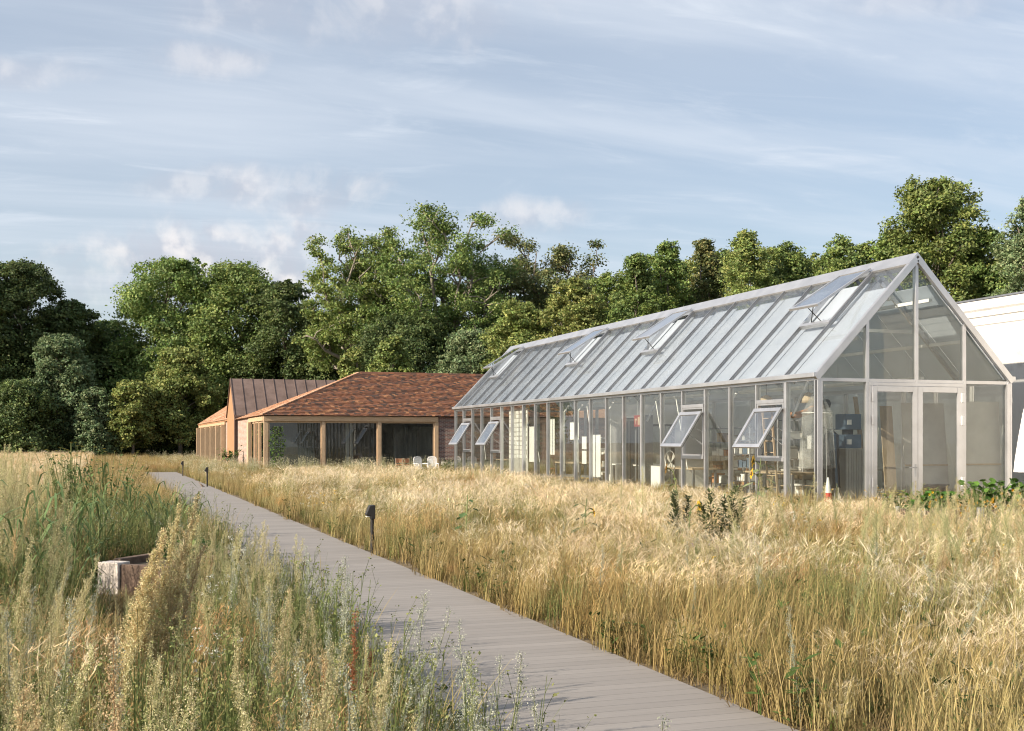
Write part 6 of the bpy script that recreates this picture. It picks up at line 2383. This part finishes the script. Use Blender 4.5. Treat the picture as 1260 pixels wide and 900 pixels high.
for (x0, x1, y0, z1, mt, lb) in ((17.78, 18.12, 23.75, 2.55, 'plywood', 'pinkish board standing right of the blue machine'), (18.2, 19.44, 23.5, 2.62, 'board', 'grey board standing behind the right door'),
                                 (19.60, 20.76, 23.24, 2.66, 'board', 'largest grey board with dark streaks behind the right gable pane'), (20.68, 20.86, 23.9, 2.5, 'black', 'narrow black board beside the right corner post')):
    t = thing('leaning_board', ((x0 + x1) / 2, y0, FZ), lb, 'board', BL)
    m = MB().beam(((x0 + x1) / 2, y0, FZ), ((x0 + x1) / 2, y0 + (0.25 if y0 > 23.4 else 0.12), z1), x1 - x0, 0.02, (0, 1, 0))
    put('panel', m, M[mt], t)
    m = MB().beam(((x0 + x1) / 2, y0 - 0.025 + 0.105 * (1 if y0 > 23.4 else 0.48), z1 * 0.42), ((x0 + x1) / 2, y0 - 0.025 + 0.109 * (1 if y0 > 23.4 else 0.48), z1 * 0.42 + 0.04), x1 - x0, 0.02, (0, 1, 0))
    put('batten', m, M['plywood' if mt != 'black' else 'alu_dark'], t)
t = thing('crate', (18.95, 23.6, FZ), 'dark crate on the floor behind the right door', 'crate')
put('crate_body', MB().box(18.45, 19.3, 23.4, 23.8, FZ, 0.62), M['old_wood_dark'], t)
put('crate_lid', MB().box(18.43, 19.32, 23.38, 23.82, 0.622, 0.66), M['black'], t)
# poles leaning at the near awning window, ladder
t = thing('ladder', (15.75, 26.2, FZ), 'slim wooden ladder leaning inside the near awning window', 'ladder')
for q in (0, 0.42):
    put('rail', MB().beam((15.72, 25.2 + q, FZ), (15.85, 25.75 + q, 2.5), 0.05, 0.03, (0, 1, 0)), M['plywood'], t)
for i in range(8):
    f_ = (i + 0.7) / 8.5
    put('rung', MB().tube([(15.72 + 0.13 * f_, 25.22 + 0.55 * f_, FZ + 2.43 * f_), (15.72 + 0.13 * f_, 25.60 + 0.55 * f_, FZ + 2.43 * f_)], 0.014, 8), M['plywood'], t)
for (x, y, lb, mt) in ((16.3, 25.3, 'white stool inside the corner pane nearest the viewer', 'white'), (16.9, 30.8, 'orange stool behind the middle awning window', 'orange'), (16.8, 43.5, 'orange stool at the far workbench', 'orange'), (16.6, 33.5, 'white stool below the red pictogram sign', 'white')):
    t = thing('stool', (x, y, FZ), lb, 'stool', 'stools in the greenhouse')
    put('seat', MB().tube([(x, y, 0.60), (x, y, 0.64)], 0.19, 18), M[mt], t)
    for a in range(4):
        aa = a * PI / 2 + PI / 4
        put('leg', MB().tube([(x + math.cos(aa) * 0.13, y + math.sin(aa) * 0.13, 0.60), (x + math.cos(aa) * 0.2, y + math.sin(aa) * 0.2, FZ)], 0.014, 6), M[mt], t)
x, y = 16.0, 31.5
t = thing('desk_fan', (x, y, FZ), 'large pale round fan on a stand behind the glass, left of the middle awning window', 'fan')
put('guard', MB().tube([(x - 0.06, y + math.cos(a) * 0.36, 1.05 + math.sin(a) * 0.36) for a in np.linspace(0, 2 * PI, 29)], 0.010, 6), M['board'], t)
for k in range(4):
    a = k * PI / 2 + 0.4
    put('blade', MB().add([(x - 0.05, y, 1.05), (x - 0.02, y + math.cos(a) * 0.3, 1.05 + math.sin(a) * 0.3), (x - 0.07, y + math.cos(a + 0.7) * 0.3, 1.05 + math.sin(a + 0.7) * 0.3), (x - 0.04, y, 1.056), (x - 0.01, y + math.cos(a) * 0.3, 1.056 + math.sin(a) * 0.3), (x - 0.06, y + math.cos(a + 0.7) * 0.3, 1.056 + math.sin(a + 0.7) * 0.3)],
                           [(0, 1, 2), (5, 4, 3), (0, 3, 4, 1), (1, 4, 5, 2), (2, 5, 3, 0)]), M['board'], t)
put('stand', MB().tube([(x, y, FZ), (x, y, 1.05)], 0.022, 8).tube([(x, y, FZ), (x, y, FZ + 0.03)], 0.22, 18), M['galv'], t)
for (y, lb) in ((24.5, 'round dome lamp hanging in the corner nearest the viewer'), (26.4, 'round dome lamp above the near awning window')):
    x = 16.1
    t = thing('dome_lamp', (x, y, 2.7), lb, 'lamp', 'dome lamps near the front corner')
    put('shade', MB().tube([(x, y, 2.62), (x, y, 2.72), (x, y, 2.82), (x, y, 2.88)], [0.24, 0.21, 0.13, 0.03], 20), M['plywood'], t, smooth=True)
    put('cord', MB().tube([(x, y, 2.88), (x, y, 3.7)], 0.006, 5), M['black'], t)

for nm in ('PROTO',):
    pass
